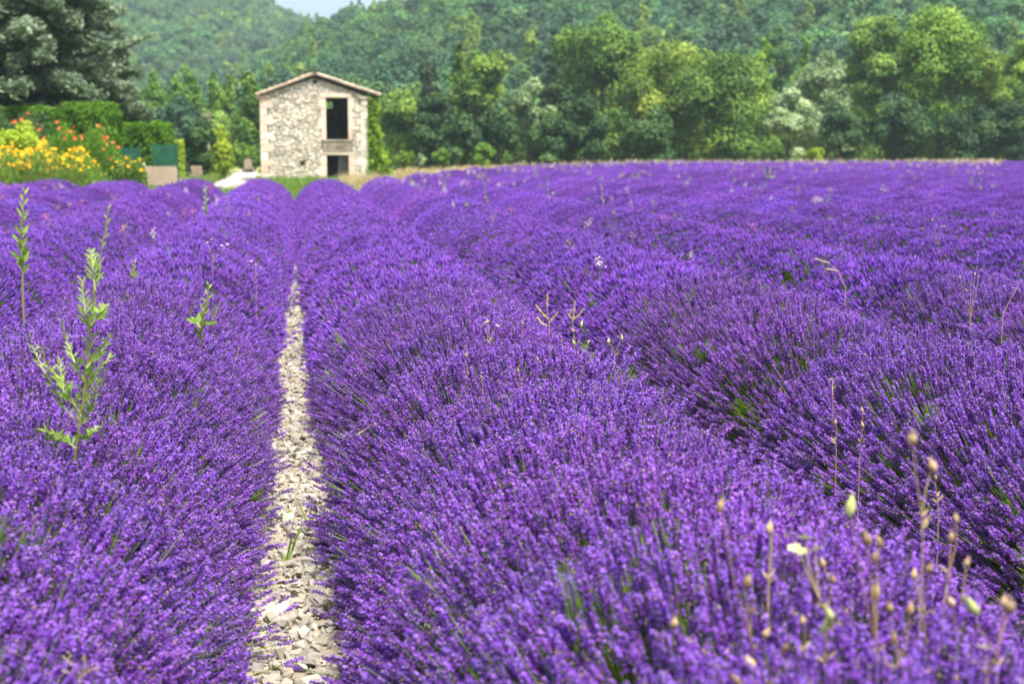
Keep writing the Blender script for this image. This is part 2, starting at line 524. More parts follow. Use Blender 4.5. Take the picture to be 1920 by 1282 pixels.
def crown_cloud(g, r, R0, H, z0, n, leaf, lobes, mat, kind='round', tint_spread=0.34):
    """Leaf clumps through a crown: lobes inside an envelope, leaves on and in the lobes."""
    C, RL, T = [], [], []
    for k in range(lobes):
        u = unit(r.normal(size=3)); u[2] = abs(u[2]) * (1 if r.random() < 0.72 else -1)
        q = r.random() ** 0.33
        if kind == 'poplar':
            t = (k + 0.5) / lobes
            w = R0 * (0.62 * (1 - t ** 2.2) + 0.22)
            a = r.random() * 6.283
            c = np.array([math.cos(a) * w * 0.55 * q, math.sin(a) * w * 0.55 * q, z0 + (H - z0) * (0.06 + 0.86 * t)])
            rl = w * r.uniform(0.5, 0.75)
        elif kind == 'cone':
            t = (k + 0.5) / lobes
            w = R0 * (1.0 - t) ** 0.8 + 0.08 * R0
            a = k * 2.4
            c = np.array([math.cos(a) * w * 0.6, math.sin(a) * w * 0.6, z0 + (H - z0) * (0.02 + 0.93 * t)])
            rl = max(w * r.uniform(0.35, 0.55), 0.1 * R0)
        else:
            rl = R0 * r.uniform(0.18, 0.38)
            hz = (H - z0) / 2
            e = 0.9 if u[2] > 0 else 1.0
            c = np.array([u[0] * (R0 - rl) * q, u[1] * (R0 - rl) * q, z0 + hz + u[2] * (hz - rl * 0.8) * q * e])
        C.append(c); RL.append(rl); T.append(r.normal(0, 1))
    C = np.array(C); RL = np.array(RL); T = np.array(T)
    w = RL ** 2; w /= w.sum()
    li = r.choice(lobes, n, p=w)
    d = unit(r.normal(size=(n, 3)))
    flip = (d[:, 2] < -0.1) & (r.random(n) < 0.8)
    d[flip, 2] *= -1
    rad = RL[li] * (1.05 - 0.45 * r.random(n) ** 2.2)
    sq = np.array([1, 1, 0.75]) if kind == 'round' else np.array([1, 1, 1.25 if kind == 'poplar' else 0.6])
    P = C[li] + d * rad[:, None] * sq
    P += r.normal(0, 0.03 * R0, size=P.shape)
    zt, zl = np.percentile(P[:, 2], 99.7), np.percentile(P[:, 2], 0.5)
    P[:, 2] = z0 + (P[:, 2] - zl) * (H - z0) / (zt - zl)
    C[:, 2] = z0 + (C[:, 2] - zl) * (H - z0) / (zt - zl)
    kx = R0 / np.percentile(np.hypot(P[:, 0], P[:, 1]), 98.5)
    P[:, :2] *= kx; C[:, :2] *= kx
    Nn = unit(d + 0.38 * r.normal(size=(n, 3)) + np.array([0, 0, 0.30]))
    tint = 0.45 + tint_spread * 0.45 * T[li] + 0.16 * r.normal(size=n)
    leaves(g, P, Nn, leaf * r.uniform(0.6, 1.25, n), r, mat, tint)
    return C, RL


def forest_proto(name, mat, kind, seed):
    r = np.random.default_rng(seed)
    g = G()
    if kind == 'cone':
        crown_cloud(g, r, 2.1, 9.5, 1.2, 3200, 0.25, 24, 0, 'cone')
    elif kind == 'poplar':
        crown_cloud(g, r, 1.7, 10.5, 1.0, 3000, 0.25, 16, 0, 'poplar')
    else:
        crown_cloud(g, r, 3.3, 8.0, 0.6, 5200, 0.26, 24, 0, 'round')
    g.tube([(0, 0, -1), (0.1, 0, 2), (0, 0.1, 5)], [0.22, 0.16, 0.08], 5, 1)
    return bpy.data.objects.new(name, g.mesh(name, [M[mat], M['bark']]))

fp = [forest_proto('forest_a%d' % k, 'wood_a', 'round', 20 + k) for k in range(3)] + \
     [forest_proto('forest_b%d' % k, 'wood_b', ('round', 'round', 'cone')[k], 30 + k) for k in range(3)] + \
     [forest_proto('forest_c%d' % k, 'wood_c', ('round', 'poplar')[k % 2], 40 + k) for k in range(2)]
grp_forest = scatter_group('forest_trees', fp)


def forest(name, zf, x0, x1, y0, y1, step, r, pine, light, s0=0.75, s1=1.3, pxmin=-300, pxmax=2250):
    P, S_, I, Ro = [], [], [], []
    y = y0
    while y < y1:
        xa, xb = max(x0, (pxmin - 553) / F_PX * y), min(x1, (pxmax - 553) / F_PX * y)
        x = xa
        while x < xb:
            xx, yy = x + r.uniform(-0.45, 0.45) * step, y + r.uniform(-0.45, 0.45) * step
            P.append((xx, yy, float(zf(np.array(xx), np.array(yy))) - 0.3))
            S_.append(r.uniform(s0, s1))
            n = 0.5 + 0.5 * math.sin(xx * 0.03 + 1.3) * math.sin(yy * 0.035 + xx * 0.011)
            u = r.random()
            if u < pine * (0.35 + 1.3 * n): I.append(3 + r.integers(0, 3))
            elif u > 1 - light * (1.5 - n): I.append(6 + r.integers(0, 2))
            else: I.append(r.integers(0, 3))
            Ro.append((0, 0, r.uniform(0, 6.28)))
            x += step
        y += step * 0.92
    return scatter(name, grp_forest, P, Ro, S_, 8, idx=I)

f1 = forest('hill_forest', hill_r, -40, 440, 158, 470, 4.6, np.random.default_rng(3), 0.60, 0.12, pxmin=380)
tag(f1, 'mixed pine and oak forest covering the nearer hillside', 'forest')
f2 = forest('distant_forest', hill_l, -400, 260, 350, 860, 6.4, np.random.default_rng(4), 0.30, 0.16, 0.9, 1.5, pxmin=-250, pxmax=900)
tag(f2, 'hazy blue green forest covering the distant hill', 'forest')
flat = lambda X, Y: ground_z(X, Y)
f3 = forest('valley_wood', flat, -60, 130, 136, 175, 4.8, np.random.default_rng(5), 0.12, 0.45, 0.55, 0.95, pxmin=-150)
tag(f3, 'belt of pale green woodland at the foot of the hills', 'woodland')


# ------------------------------------------------------------------ trees that can be told apart
def tree(name, label, cat, px, Y, ytop, wpx, mat, kind='round', n=7000, leaf=0.27, lobes=26, cb=0.06, group=None, seed=1, lean=0.0, trunk_r=0.22, spread=0.46):
    r = np.random.default_rng(seed)
    base = pix(px, 307, Y); base.z = float(ground_z(0, Y))
    H = pix(px, ytop, Y).z - base.z
    R0 = wpx / 2 / F_PX * Y
    t = empty(name, base, label, cat, group)
    g = G()
    C, RL = crown_cloud(g, r, R0, H, H * cb, n, leaf, lobes, 0, kind, spread)
    g.build('crown', M[mat], t)
    w = G()
    top = H * (0.8 if kind in ('poplar', 'cone') else 0.62)
    bend = r.uniform(-0.25, 0.25, 2)
    pts = [(bend[0] * k * k * 0.6, bend[1] * k * k * 0.6, top * k) for k in np.linspace(0, 1, 6)]
    w.tube(pts, np.linspace(trunk_r, trunk_r * 0.3, 6), 8)
    for k in r.choice(len(C), min(len(C), 9), replace=False):
        c = C[k]
        z = max(0.12 * H, min(top * 0.95, c[2] - 0.3 * abs(c[0])))
        kk = z / top
        p0 = (bend[0] * kk * kk * 0.6, bend[1] * kk * kk * 0.6, z)
        mid = ((p0[0] + c[0]) * 0.5, (p0[1] + c[1]) * 0.5, (p0[2] + c[2]) * 0.5 - 0.05 * H * r.random())
        w.tube([p0, mid, tuple(c)], [trunk_r * 0.4, trunk_r * 0.25, trunk_r * 0.08], 5)
    w.build('trunk', M['bark'], t, smooth=True)
    return t

GT = 'trees standing along the far edge of the lavender field'
GP = 'pale trees in the second rank behind the field edge'
T = [
 # name, label, category, px, Y, top y, width px, material, kind, leaves, group
 ('broadleaf_tree', 'tall dark green round tree with highest crown between house and silvery willows', 'tree', 1128, 116, 26, 190, 'broad', 'round', 10000),
 ('broadleaf_tree', 'yellow-tinged tree with sunlit loose crown just beside the tall dark crown', 'tree', 1225, 113, 86, 165, 'golden', 'round', 8500),
 ('broadleaf_tree', 'broad dense green tree with low rounded crown next to pale willows', 'tree', 1345, 110, 100, 205, 'broad', 'round', 10500),
 ('poplar_tree', 'slender dark poplar rising alone between the house and the grey shrub', 'poplar', 862, 118, 86, 62, 'broad', 'poplar', 5000),
 ('broadleaf_tree', 'soft green conical tree leaning against the slender dark poplar', 'tree', 908, 117, 98, 110, 'broad', 'round', 7000),
 ('willow_tree', 'grey-green willow shrub with silvery top in front of dark trunks', 'willow', 992, 111, 152, 104, 'silver', 'round', 5500),
 ('conifer_tree', 'dark spiky conifer beside the tallest round crown', 'conifer', 1040, 122, 62, 110, 'darkconifer', 'cone', 5200),
 ('pine_tree', 'dark flat-topped pine standing behind the house roof end', 'pine', 806, 128, 118, 82, 'darkconifer', 'round', 4200),
 ('broadleaf_tree', 'low bushy tree just behind the ivy-covered house corner', 'tree', 752, 112, 172, 110, 'broad', 'round', 5600),
 ('broadleaf_tree', 'bushy mid-green tree between the ivy corner and the poplar', 'tree', 812, 110, 178, 96, 'deep', 'round', 5200),
 ('willow_tree', 'large silvery willow with feathery pale crown in the gap', 'willow', 1540, 122, 102, 128, 'silver', 'round', 7500),
 ('willow_tree', 'lower silvery willow with drooping grey boughs beside broad green tree', 'willow', 1478, 115, 168, 104, 'silver', 'round', 5500),
 ('poplar_tree', 'pale yellow-green poplar just above the broad dense green tree', 'poplar', 1430, 128, 76, 78, 'bright', 'poplar', 5000),
 ('poplar_tree', 'narrow light poplar standing alone above the silvery willows', 'poplar', 1506, 129, 74, 54, 'bright', 'poplar', 4200),
 ('broadleaf_tree', 'round bluish-green tree far behind the two pale poplars', 'tree', 1462, 146, 50, 70, 'wood_a', 'round', 3200),
 ('broadleaf_tree', 'dark bushy tree on the willow side of the tall bright tree', 'tree', 1642, 114, 34, 130, 'broad', 'round', 8500),
 ('broadleaf_tree', 'tallest bright green tree with airy crown and bare slim trunks', 'tree', 1757, 113, 16, 215, 'bright', 'round', 13000),
 ('broadleaf_tree', 'shaded olive-green tree between bright crown and frame edge tree', 'tree', 1850, 110, 96, 120, 'golden', 'round', 6500),
 ('broadleaf_tree', 'sunlit green tree at the frame edge with dark foot', 'tree', 1915, 115, 78, 130, 'bright', 'round', 6500),
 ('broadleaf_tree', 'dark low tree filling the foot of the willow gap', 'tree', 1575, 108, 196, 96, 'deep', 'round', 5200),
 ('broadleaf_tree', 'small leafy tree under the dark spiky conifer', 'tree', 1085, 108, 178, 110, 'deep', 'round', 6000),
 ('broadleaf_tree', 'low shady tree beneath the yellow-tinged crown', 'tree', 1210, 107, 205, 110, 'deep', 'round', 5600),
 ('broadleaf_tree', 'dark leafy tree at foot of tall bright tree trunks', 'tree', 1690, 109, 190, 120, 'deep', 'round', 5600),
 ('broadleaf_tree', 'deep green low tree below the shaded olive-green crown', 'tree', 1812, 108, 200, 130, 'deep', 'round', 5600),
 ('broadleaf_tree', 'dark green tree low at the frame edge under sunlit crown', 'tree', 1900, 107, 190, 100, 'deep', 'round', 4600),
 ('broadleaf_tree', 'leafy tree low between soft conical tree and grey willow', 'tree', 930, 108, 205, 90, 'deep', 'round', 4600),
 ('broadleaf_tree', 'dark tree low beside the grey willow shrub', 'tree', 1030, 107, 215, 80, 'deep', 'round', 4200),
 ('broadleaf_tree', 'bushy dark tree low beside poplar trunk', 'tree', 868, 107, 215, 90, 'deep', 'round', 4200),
 ('broadleaf_tree', 'pale bushy tree behind the yellow-tinged crown shoulder', 'tree', 1285, 124, 82, 130, 'golden', 'round', 6500),
 ('poplar_tree', 'tall leafy tree pressing close to the house left wall', 'tree', 468, 104, 138, 70, 'broad', 'poplar', 5200),
 ('poplar_tree', 'first poplar of the line beside the blue cedar', 'poplar', 292, 138, 138, 60, 'bright', 'poplar', 3000),
 ('poplar_tree', 'second poplar of the line counting from the cedar', 'poplar', 334, 139, 146, 44, 'bright', 'poplar', 2600),
 ('poplar_tree', 'third poplar of the line counting from the cedar', 'poplar', 368, 140, 143, 42, 'bright', 'poplar', 2600),
 ('poplar_tree', 'fourth poplar of the line counting from the cedar', 'poplar', 402, 139, 140, 42, 'bright', 'poplar', 2600),
 ('poplar_tree', 'last poplar of the line next to the house tree', 'poplar', 432, 141, 142, 44, 'bright', 'poplar', 2600),
 ('broadleaf_tree', 'dark round garden tree standing behind the cream wall', 'tree', 370, 80, 226, 66, 'deep', 'round', 4400),
 ('broadleaf_tree', 'pale weeping tree with hanging light green branches by the road', 'tree', 416, 82, 238, 44, 'lime', 'poplar', 2200),
]
for i, a in enumerate(T):
    name, label, cat, px, Y, yt, w, mat, kind, n = a
    leaf = 0.165 if Y > 95 else 0.13
    n = int(n * 1.9)
    tree(name, label, cat, px, Y, yt, w, mat, kind, n, leaf, lobes=(44 if n > 14000 else 28), group=(GT if Y < 121 and px > 700 else (GP if px > 700 else 'trees between the garden and the house')),
         seed=100 + i, cb=(0.10 if 'slim trunks' in label else (0.02 if kind != 'poplar' else 0.04)))


# ------------------------------------------------------------------ shrubs and bushes
def shrub(name, label, cat, px, Y, ytop, ybot, wpx, mat, n=1600, leaf=0.10, group=None, seed=1):
    r = np.random.default_rng(seed)
    b = pix(px, ybot, Y)
    t = empty(name, b, label, cat, group)
    H = pix(px, ytop, Y).z - b.z
    R0 = wpx / 2 / F_PX * Y
    g = G()
    C, RL = crown_cloud(g, r, R0, H, 0.02 * H, n, leaf, 14, 0, 'round')
    g.build('foliage', M[mat], t)
    w = G()
    for k in range(6):
        c = C[k]
        w.tube([(0.05 * math.cos(k), 0.05 * math.sin(k), -0.1), (c[0] * 0.4, c[1] * 0.4, c[2] * 0.6), tuple(c)], [0.03, 0.02, 0.008], 5)
    w.build('stem', M['bark'], t)
    return t

GS = 'shrubs in the dry grass beyond the field'
shrub('shrub', 'round clipped-looking green shrub alone in the dry grass', 'shrub', 828, 96, 278, 312, 34, 'bright', 1500, 0.12, GS, 1)
shrub('shrub', 'loose green shrub at foot of soft conical tree', 'shrub', 905, 98, 268, 312, 44, 'bright', 1600, 0.13, GS, 2)
shrub('shrub', 'small yellowish shrub close to the ivy-covered corner', 'shrub', 757, 92, 284, 312, 44, 'golden', 1300, 0.12, GS, 3)
shrub('shrub', 'little grey-green shrub between yellowish shrub and round shrub', 'shrub', 790, 95, 290, 312, 22, 'silver', 700, 0.11, GS, 4)
shrub('shrub', 'bright yellow-green shrub at the foot of silvery willow gap', 'shrub', 1528, 104, 278, 308, 42, 'lime', 1400, 0.13, GS, 5)
shrub('shrub', 'green shrub with brown patch below broad dense tree', 'shrub', 1398, 104, 262, 308, 56, 'broad', 1500, 0.13, GS, 6)
shrub('shrub', 'young pale shrub at the foot of poplar near house', 'shrub', 468, 86, 276, 312, 30, 'bright', 900, 0.11, GS, 7)
shrub('shrub', 'lime-yellow rounded bush behind the yellow flowers', 'bush', 30, 47, 228, 330, 120, 'lime', 3600, 0.06, None, 8)

# ------------------------------------------------------------------ blue cedar
def cedar():
    r = np.random.default_rng(77)
    Y = 60
    base = pix(62, 307, Y); base.z = float(gz(Y))
    t = empty('blue_cedar', base, 'huge blue-grey cedar with layered horizontal boughs towering over the hedges', 'cedar')
    H = 17.0
    tr = G()
    tr.tube([(0, 0, 0), (0.1, 0, 4), (0, 0.1, 9), (0, 0, H)], [0.42, 0.34, 0.22, 0.03], 10)
    tr.build('trunk', M['bark'], t, smooth=True)
    g = G(); lim = G()
    z = 3.0
    while z < H - 0.5:
        nb = 8
        a0 = r.random() * 6.28
        for k in range(nb):
            a = a0 + 6.283 * k / nb + r.uniform(-0.25, 0.25)
            Lb = (4.6 * (1 - (z / H) ** 1.5) + 0.4) * r.uniform(0.78, 1.06)
            up = r.uniform(0.02, 0.16)
            s = np.linspace(0.0, 1, 7)
            zz = z + r.uniform(-0.25, 0.25)
            px_ = np.cos(a) * Lb * s; py_ = np.sin(a) * Lb * s
            pz = zz + Lb * (up * s - 0.20 * s ** 2)
            lim.tube(np.stack([px_, py_, pz], 1), np.linspace(0.085, 0.012, 7) * (0.6 + 0.6 * Lb / 5), 5)
            # foliage plates: flat sprays either side of the bough
            m = int(140 * Lb / 3) + 30
            u = 0.22 + 0.80 * r.random(m) ** 0.8
            wv = (0.16 + 0.62 * np.minimum(1, 1.6 * (1.08 - u))) * r.uniform(-1, 1, m) * (Lb / 4.5)
            cx = np.cos(a) * Lb * u - np.sin(a) * wv
            cy = np.sin(a) * Lb * u + np.cos(a) * wv
            cz = zz + Lb * (up * u - 0.20 * u ** 2) + 0.13 * r.normal(size=m) - 0.22 * np.abs(wv) + 0.05
            P = np.stack([cx, cy, cz], 1)
            tn = np.clip(0.45 + 0.22 * r.normal() + 0.18 * r.normal(size=m), 0, 1)
            rep = 5
            P4 = np.repeat(P, rep, 0) + r.normal(0, 0.085, size=(m * rep, 3)) * np.array([1, 1, 0.5])
            leaves(g, P4, r.normal(0, 0.5, size=(m * rep, 3)) + np.array([0, 0, 1.0]), 0.135 * r.uniform(0.6, 1.4, m * rep), r, 0, np.repeat(tn, rep) + 0.1 * r.normal(size=m * rep), 0.32)
        z += 0.42 + 0.008 * z
    # the long bough that sticks out beyond the others
    p1 = pix(285, 66, Y - 1) - base; p0 = Vector((0.2, -0.2, p1.z - 1.4))
    mid = (p0 + p1) / 2 + Vector((0.4, 0, -0.25))
    lim.tube([p0, mid, p1], [0.09, 0.06, 0.015], 6)
    m = 130
    u = r.uniform(0.66, 1.04, m)
    P = np.array([list(p0.lerp(p1, x)) for x in u]) + r.normal(0, 0.14, size=(m, 3)) * np.array([1, 1, 0.6])
    leaves(g, P, r.normal(0, 0.5, size=(m, 3)) + np.array([0, 0, 1.0]), 0.14, r, 0, 0.7 + 0.15 * r.normal(size=m), 0.35)
    lim.build('bough', M['bark'], t, smooth=True)
    g.build('needles', M['cedar'], t)
    tree('conifer_tree', 'dark green conifer half hidden behind the blue cedar', 'conifer', 232, 74, 60, 86, 'darkconifer', 'cone', 6500, 0.2, group=None, seed=88)
cedar()


# ------------------------------------------------------------------ clipped hedges, garden
def hedge(name, label, px0, px1, Y, ytop, ybot, depth, n, seed, group='clipped garden hedges'):
    r = np.random.default_rng(seed)
    a, b = pix(px0, ytop, Y), pix(px1, ybot, Y)
    x0, x1, z0, z1 = a.x, b.x, b.z - 0.4, a.z
    t = empty(name, ((x0 + x1) / 2, Y + depth / 2, z0), label, 'hedge', group)
    w, h = x1 - x0, z1 - z0
    c = G()
    c.box(-w / 2 + 0.14, w / 2 - 0.14, -depth / 2 + 0.14, depth / 2 - 0.14, 0, h - 0.14)
    c.build('branches', M['hill'], t)  # plain dark box: opaque core that blocks the view through the leaves
    g = G()
    for area, fn, nn in ((w * h, lambda u, v: (u * w - w / 2, -depth / 2 + 0 * u, v * h), (0, -1, 0)),
                         (w * h * 0.3, lambda u, v: (u * w - w / 2, depth / 2 + 0 * u, v * h), (0, 1, 0)),
                         (w * depth, lambda u, v: (u * w - w / 2, v * depth - depth / 2, h + 0 * u), (0, 0, 1)),
                         (depth * h, lambda u, v: (w / 2 + 0 * u, u * depth - depth / 2, v * h), (1, 0, 0)),
                         (depth * h, lambda u, v: (-w / 2 + 0 * u, u * depth - depth / 2, v * h), (-1, 0, 0))):
        m = int(n * area / (2.3 * w * h + w * depth))
        u, v = r.random(m), r.random(m)
        P = np.stack(fn(u, v), 1)
        nv = np.array(nn, dtype=float)
        bump = 0.09 * np.sin(P[:, 0] * 3.1 + seed) * np.sin(P[:, 2] * 3.7 + P[:, 1] * 2.5) + 0.06 * np.sin(P[:, 0] * 8 + P[:, 2] * 5) + 0.05 * r.normal(size=m)
        P = P + nv * (bump - 0.03)[:, None]
        # rounded shoulders
        k = np.clip((P[:, 2] - (h - 0.3)) / 0.3, 0, 1) ** 2
        P[:, 1] *= 1 - 0.22 * k; P[:, 0] *= 1 - 0.07 * k; P[:, 2] -= 0.16 * np.clip((np.abs(P[:, 0]) - (w / 2 - 0.5)) / 0.5, 0, 1) ** 2 * (P[:, 2] / h)
        leaves(g, P, nv + 0.8 * r.normal(size=(m, 3)) + np.array([0, 0, 0.5]), 0.06 * r.uniform(0.6, 1.5, m), r, 0, 0.45 + 0.2 * r.normal(size=m) + 0.15 * np.sin(P[:, 0] * 3), 0.4)
    # shoots standing out of the top
    m = int(w * depth * 90)
    P = np.stack([r.uniform(-w / 2, w / 2, m), r.uniform(-depth / 2, depth / 2, m), np.full(m, h)], 1)
    P[:, 2] += 0.08 * r.random(m)
    leaves(g, P, r.normal(size=(m, 3)) * np.array([1, 1, 0.2]), 0.07, r, 0, 0.8, 0.3)
    g.build('foliage', M['hedge'], t)

hedge('hedge', 'long tall clipped green hedge right under the blue cedar', 105, 219, 54, 196, 300, 1.6, 15000, 5)
hedge('hedge', 'darker lower hedge section behind the orange flowers', -60, 104, 56, 203, 300, 1.4, 12000, 6)
hedge('hedge', 'shorter bright-topped clipped hedge behind the green screen', 224, 324, 57, 234, 318, 1.3, 12000, 7)


def blossom(r, size, petals, mat_names, cup=0.25):
    g = G()
    for k in range(petals):
        a = 6.283 * k / petals + r.uniform(-0.1, 0.1)
        c, s = math.cos(a), math.sin(a)
        w = size * 0.42
        v = [(0, 0, 0), (c * size * .6 - s * w, s * size * .6 + c * w, size * cup), (c * size, s * size, size * cup * 0.7), (c * size * .6 + s * w, s * size * .6 - c * w, size * cup)]
        g.add(v, (0, 1, 2, 3), 0, 0.5 + 0.3 * r.random())
    th = np.linspace(0, 6.283, 6, endpoint=False)
    ring = np.stack([np.cos(th) * size * 0.25, np.sin(th) * size * 0.25, np.full(6, size * 0.12)], 1)
    v = np.vstack([ring, [[0, 0, size * 0.3]]])
    g.add(v, [(i, (i + 1) % 6, 6) for i in range(6)], 1, 0.3)
    return g.mesh('blossom', [M[m] for m in mat_names])


def flowering(name, label, cat, px, Y, ytop, ybot, wpx, leafmat, n, leaf, flowers, fmesh, fscale, seed, topband=0.5):
    """A clump of leafy stems carrying blossoms, each blossom an object."""
    r = np.random.default_rng(seed)
    b = pix(px, ybot, Y)
    t = empty(name, b, label, cat)
    H = pix(px, ytop, Y).z - b.z
    R0 = wpx / 2 / F_PX * Y
    g = G()
    m = n
    x = r.uniform(-1, 1, m); y = r.uniform(-1, 1, m); q = np.clip((1 - 0.42 * x ** 4 - 0.2 * y ** 2) * (0.90 + 0.12 * np.sin(x * 9 + seed) + 0.05 * np.sin(x * 23)), 0.15, 1.05)
    z = H * q * r.random(m) ** 0.7 * 0.95
    P = np.stack([x * R0, y * min(R0, 1.2), z], 1)
    leaves(g, P, r.normal(size=(m, 3)) * np.array([1, 1, 0.5]), leaf * r.uniform(0.6, 1.3, m), r, 0, 0.4 + 0.35 * z / H * 0.6 + 0.18 * r.normal(size=m), 0.3)
    g.build('foliage', M[leafmat], t)
    s = G()
    for k in range(flowers):
        fx = r.uniform(-0.97, 0.97); fy = r.uniform(-1, 0.8)
        qq = max(0.2, (1 - 0.42 * fx ** 4 - 0.2 * fy ** 2) * (0.90 + 0.12 * math.sin(fx * 9 + seed) + 0.05 * math.sin(fx * 23)))
        fz = H * qq * (1 - topband * r.random() ** 1.6) + r.uniform(-0.02, 0.06)
        p = Vector((fx * R0, fy * min(R0, 1.2), fz))
        o = bpy.data.objects.new('flower', fmesh)
        o.location = p
        o.rotation_euler = (r.uniform(0.1, 1.2), r.uniform(-0.5, 0.5), r.uniform(-0.8, 0.8))
        o.scale = (fscale * r.uniform(0.75, 1.2),) * 3
        link(o, t)
        s.tube([(p.x * 0.9, p.y * 0.9, 0), tuple(p)], [0.006, 0.004], 4)
    s.build('stem', M['weedstem'], t)
    return t

rb = np.random.default_rng(9)
yb = blossom(rb, 0.075, 8, ['yellowf', 'yellowf'])
ob = blossom(rb, 0.085, 6, ['orangef', 'orangef'], 0.5)
flowering('flower_clump', 'wide clump of golden yellow daisies at the garden edge', 'flowers', 80, 43, 268, 350, 192, 'bright', 6600, 0.055, 290, yb, 0.68, 1, 0.5)
flowering('flower_clump', 'small narrow clump of yellow daisies beside the cream wall', 'flowers', 243, 43.5, 290, 348, 58, 'broad', 1900, 0.065, 32, yb, 0.62, 2, 0.5)
flowering('flowering_vine', 'leafy trumpet vine dotted with orange flowers before the tall hedge', 'vine', 140, 49, 226, 335, 165, 'hedge', 7000, 0.07, 60, ob, 0.85, 3, 0.75)
flowering('flowering_vine', 'sparser orange-flowered bush beside the lime-yellow bush', 'vine', 22, 50, 205, 300, 140, 'deep', 4200, 0.08, 18, ob, 0.8, 4, 0.5)


def garden_bits():
    # low cream wall with a coping
    Y = 50
    a, b = pix(272, 311, Y), pix(333, 336, Y)
    t = empty('low_wall', ((a.x + b.x) / 2, Y, b.z - 0.2), 'low cream rendered wall below the green screen', 'wall')
    w, h = b.x - a.x, a.z - b.z + 0.2
    wg = G()
    n = 14
    V = []
    for k in range(n + 1):
        xx = -w / 2 + w * k / n; e = h - 0.05 * math.sin(k * 1.7) ** 2 - (0.10 if k == n else 0)
        V += [(xx, -0.11, 0), (xx, -0.10, e), (xx, 0.10, e), (xx, 0.11, 0)]
    for k in range(n):
        wg.add(V[4 * k:4 * k + 8], [(0, 4, 5, 1), (1, 5, 6, 2), (2, 6, 7, 3)])
    wg.add(V[:4], (0, 1, 2, 3)); wg.add(V[-4:], (3, 2, 1, 0))
    wg.build('wall', M['cream'], t)
    G().box(-w / 2 - 0.12, -w / 2 - 0.003, -0.13, 0.13, 0, h + 0.10).build('end_post', M['quoin'], t)
    # green screens on posts
    for (p0, p1, yt, ybt, YY, lab) in ((288, 331, 272, 311, 50.6, 'bright green mesh screen standing on the low cream wall'), (204, 262, 277, 313, 51.5, 'darker green screen behind the small daisy clump')):
        a, b = pix(p0, yt, YY), pix(p1, ybt, YY)
        w, h = b.x - a.x, a.z - b.z
        s = empty('garden_screen', ((a.x + b.x) / 2, YY, b.z), lab, 'screen', 'green garden screens')
        n = max(3, int(w / 0.13))
        for k in range(n):
            x0 = -w / 2 + w * k / n
            o = G().box(x0 + 0.004, x0 + w / n - 0.004, -0.012 + 0.006 * (k % 2), 0.012 + 0.006 * (k % 2), -0.3, h).build('slat', M['screen'], s)
        for x in (-w / 2 - 0.03, w / 2 + 0.03):
            G().box(x - 0.03, x + 0.03, -0.03, 0.03, -0.6, h + 0.06).build('post', M['metal_green'], s)
        G().box(-w / 2, w / 2, 0.02, 0.05, h * 0.5, h * 0.5 + 0.05).build('rail', M['metal_green'], s)
    # cream wall beyond the road
    Y = 78
    a, b = pix(358, 311, Y), pix(380, 322, Y)
    t = empty('garden_wall', ((a.x + b.x) / 2, Y, b.z - 0.3), 'short cream wall half hidden under the dark round tree', 'wall')
    w, h = b.x - a.x, a.z - b.z + 0.3
    for k in range(3):
        for q in range(4):
            x0 = -w / 2 + w * (q + 0.25 * (k % 2)) / 4.25; x1 = x0 + w / 4.25 - 0.02
            G().box(x0, x1, -0.12 - 0.01 * ((q + k) % 2), 0.12, h * k / 3 + 0.008, h * (k + 1) / 3).build('block', M['cream'], t)
    # ivy-clad gate post
    Y = 52
    b = pix(338, 334, Y); top = pix(338, 262, Y)
    t = empty('gate_post', b, 'slim pale gate post draped in light green leaves', 'post')
    h = top.z - b.z
    g = G().box(-0.07, 0.07, -0.07, 0.07, -0.3, h * 0.94)
    g.build('shaft', M['quoin'], t)
    G().box(-0.1, 0.1, -0.1, 0.1, h * 0.94, h).build('cap', M['quoin'], t)
    r = np.random.default_rng(14)
    m = 900
    th = r.uniform(0, 6.283, m); z = h * r.random(m) ** 0.8
    rr = 0.10 + 0.10 * r.random(m)
    g = G()
    leaves(g, np.stack([np.cos(th) * rr, np.sin(th) * rr, z], 1), np.stack([np.cos(th), np.sin(th), 0.4 + 0 * th], 1) + 0.5 * r.normal(size=(m, 3)), 0.05, r, 0, 0.5 + 0.2 * r.normal(size=m))
    g.build('foliage', M['lime'], t)
    # pale stone pillar among the far trees
    Y = 96
    b = pix(391, 300, Y); top = pix(391, 212, Y)
    t = empty('stone_pillar', (b.x, b.y, float(gz(Y))), 'pale square stone pillar rising among trees beyond the road', 'pillar')
    h = top.z - float(gz(Y))
    G().box(-0.15, 0.15, -0.15, 0.15, 0, h - 0.25).build('shaft', M['mortar'], t)
    G().box(-0.2, 0.2, -0.2, 0.2, h - 0.25, h - 0.12).build('collar', M['mortar'], t)
    G().box(-0.12, 0.12, -0.12, 0.12, h - 0.12, h).build('cap', M['mortar'], t)
    # small white boundary stone by the house
    b = pix(465, 308, 84)
    t = G()
    t.box(-0.22, 0.22, -0.15, 0.15, -0.3, 0.24); t.box(-0.15, 0.15, -0.1, 0.1, 0.24, 0.32)
    o = t.build('boundary_stone', M['cream'], loc=b)
    tag(o, 'small white stone block at the roadside left of the house', 'stone')
garden_bits()

# white gravel road: comes past the house on its garden side and turns across the field end
ROAD = [(56, 372, 491), (66, 386, 490), (75, 402, 487), (90, 428, 486), (108, 446, 482), (126, 456, 474)]
def road_edges(y):
    ysr = [a[0] for a in ROAD]
    return np.interp(y, ysr, [pix(a[1], 307, a[0]).x for a in ROAD]), np.interp(y, ysr, [pix(a[2], 307, a[0]).x for a in ROAD])

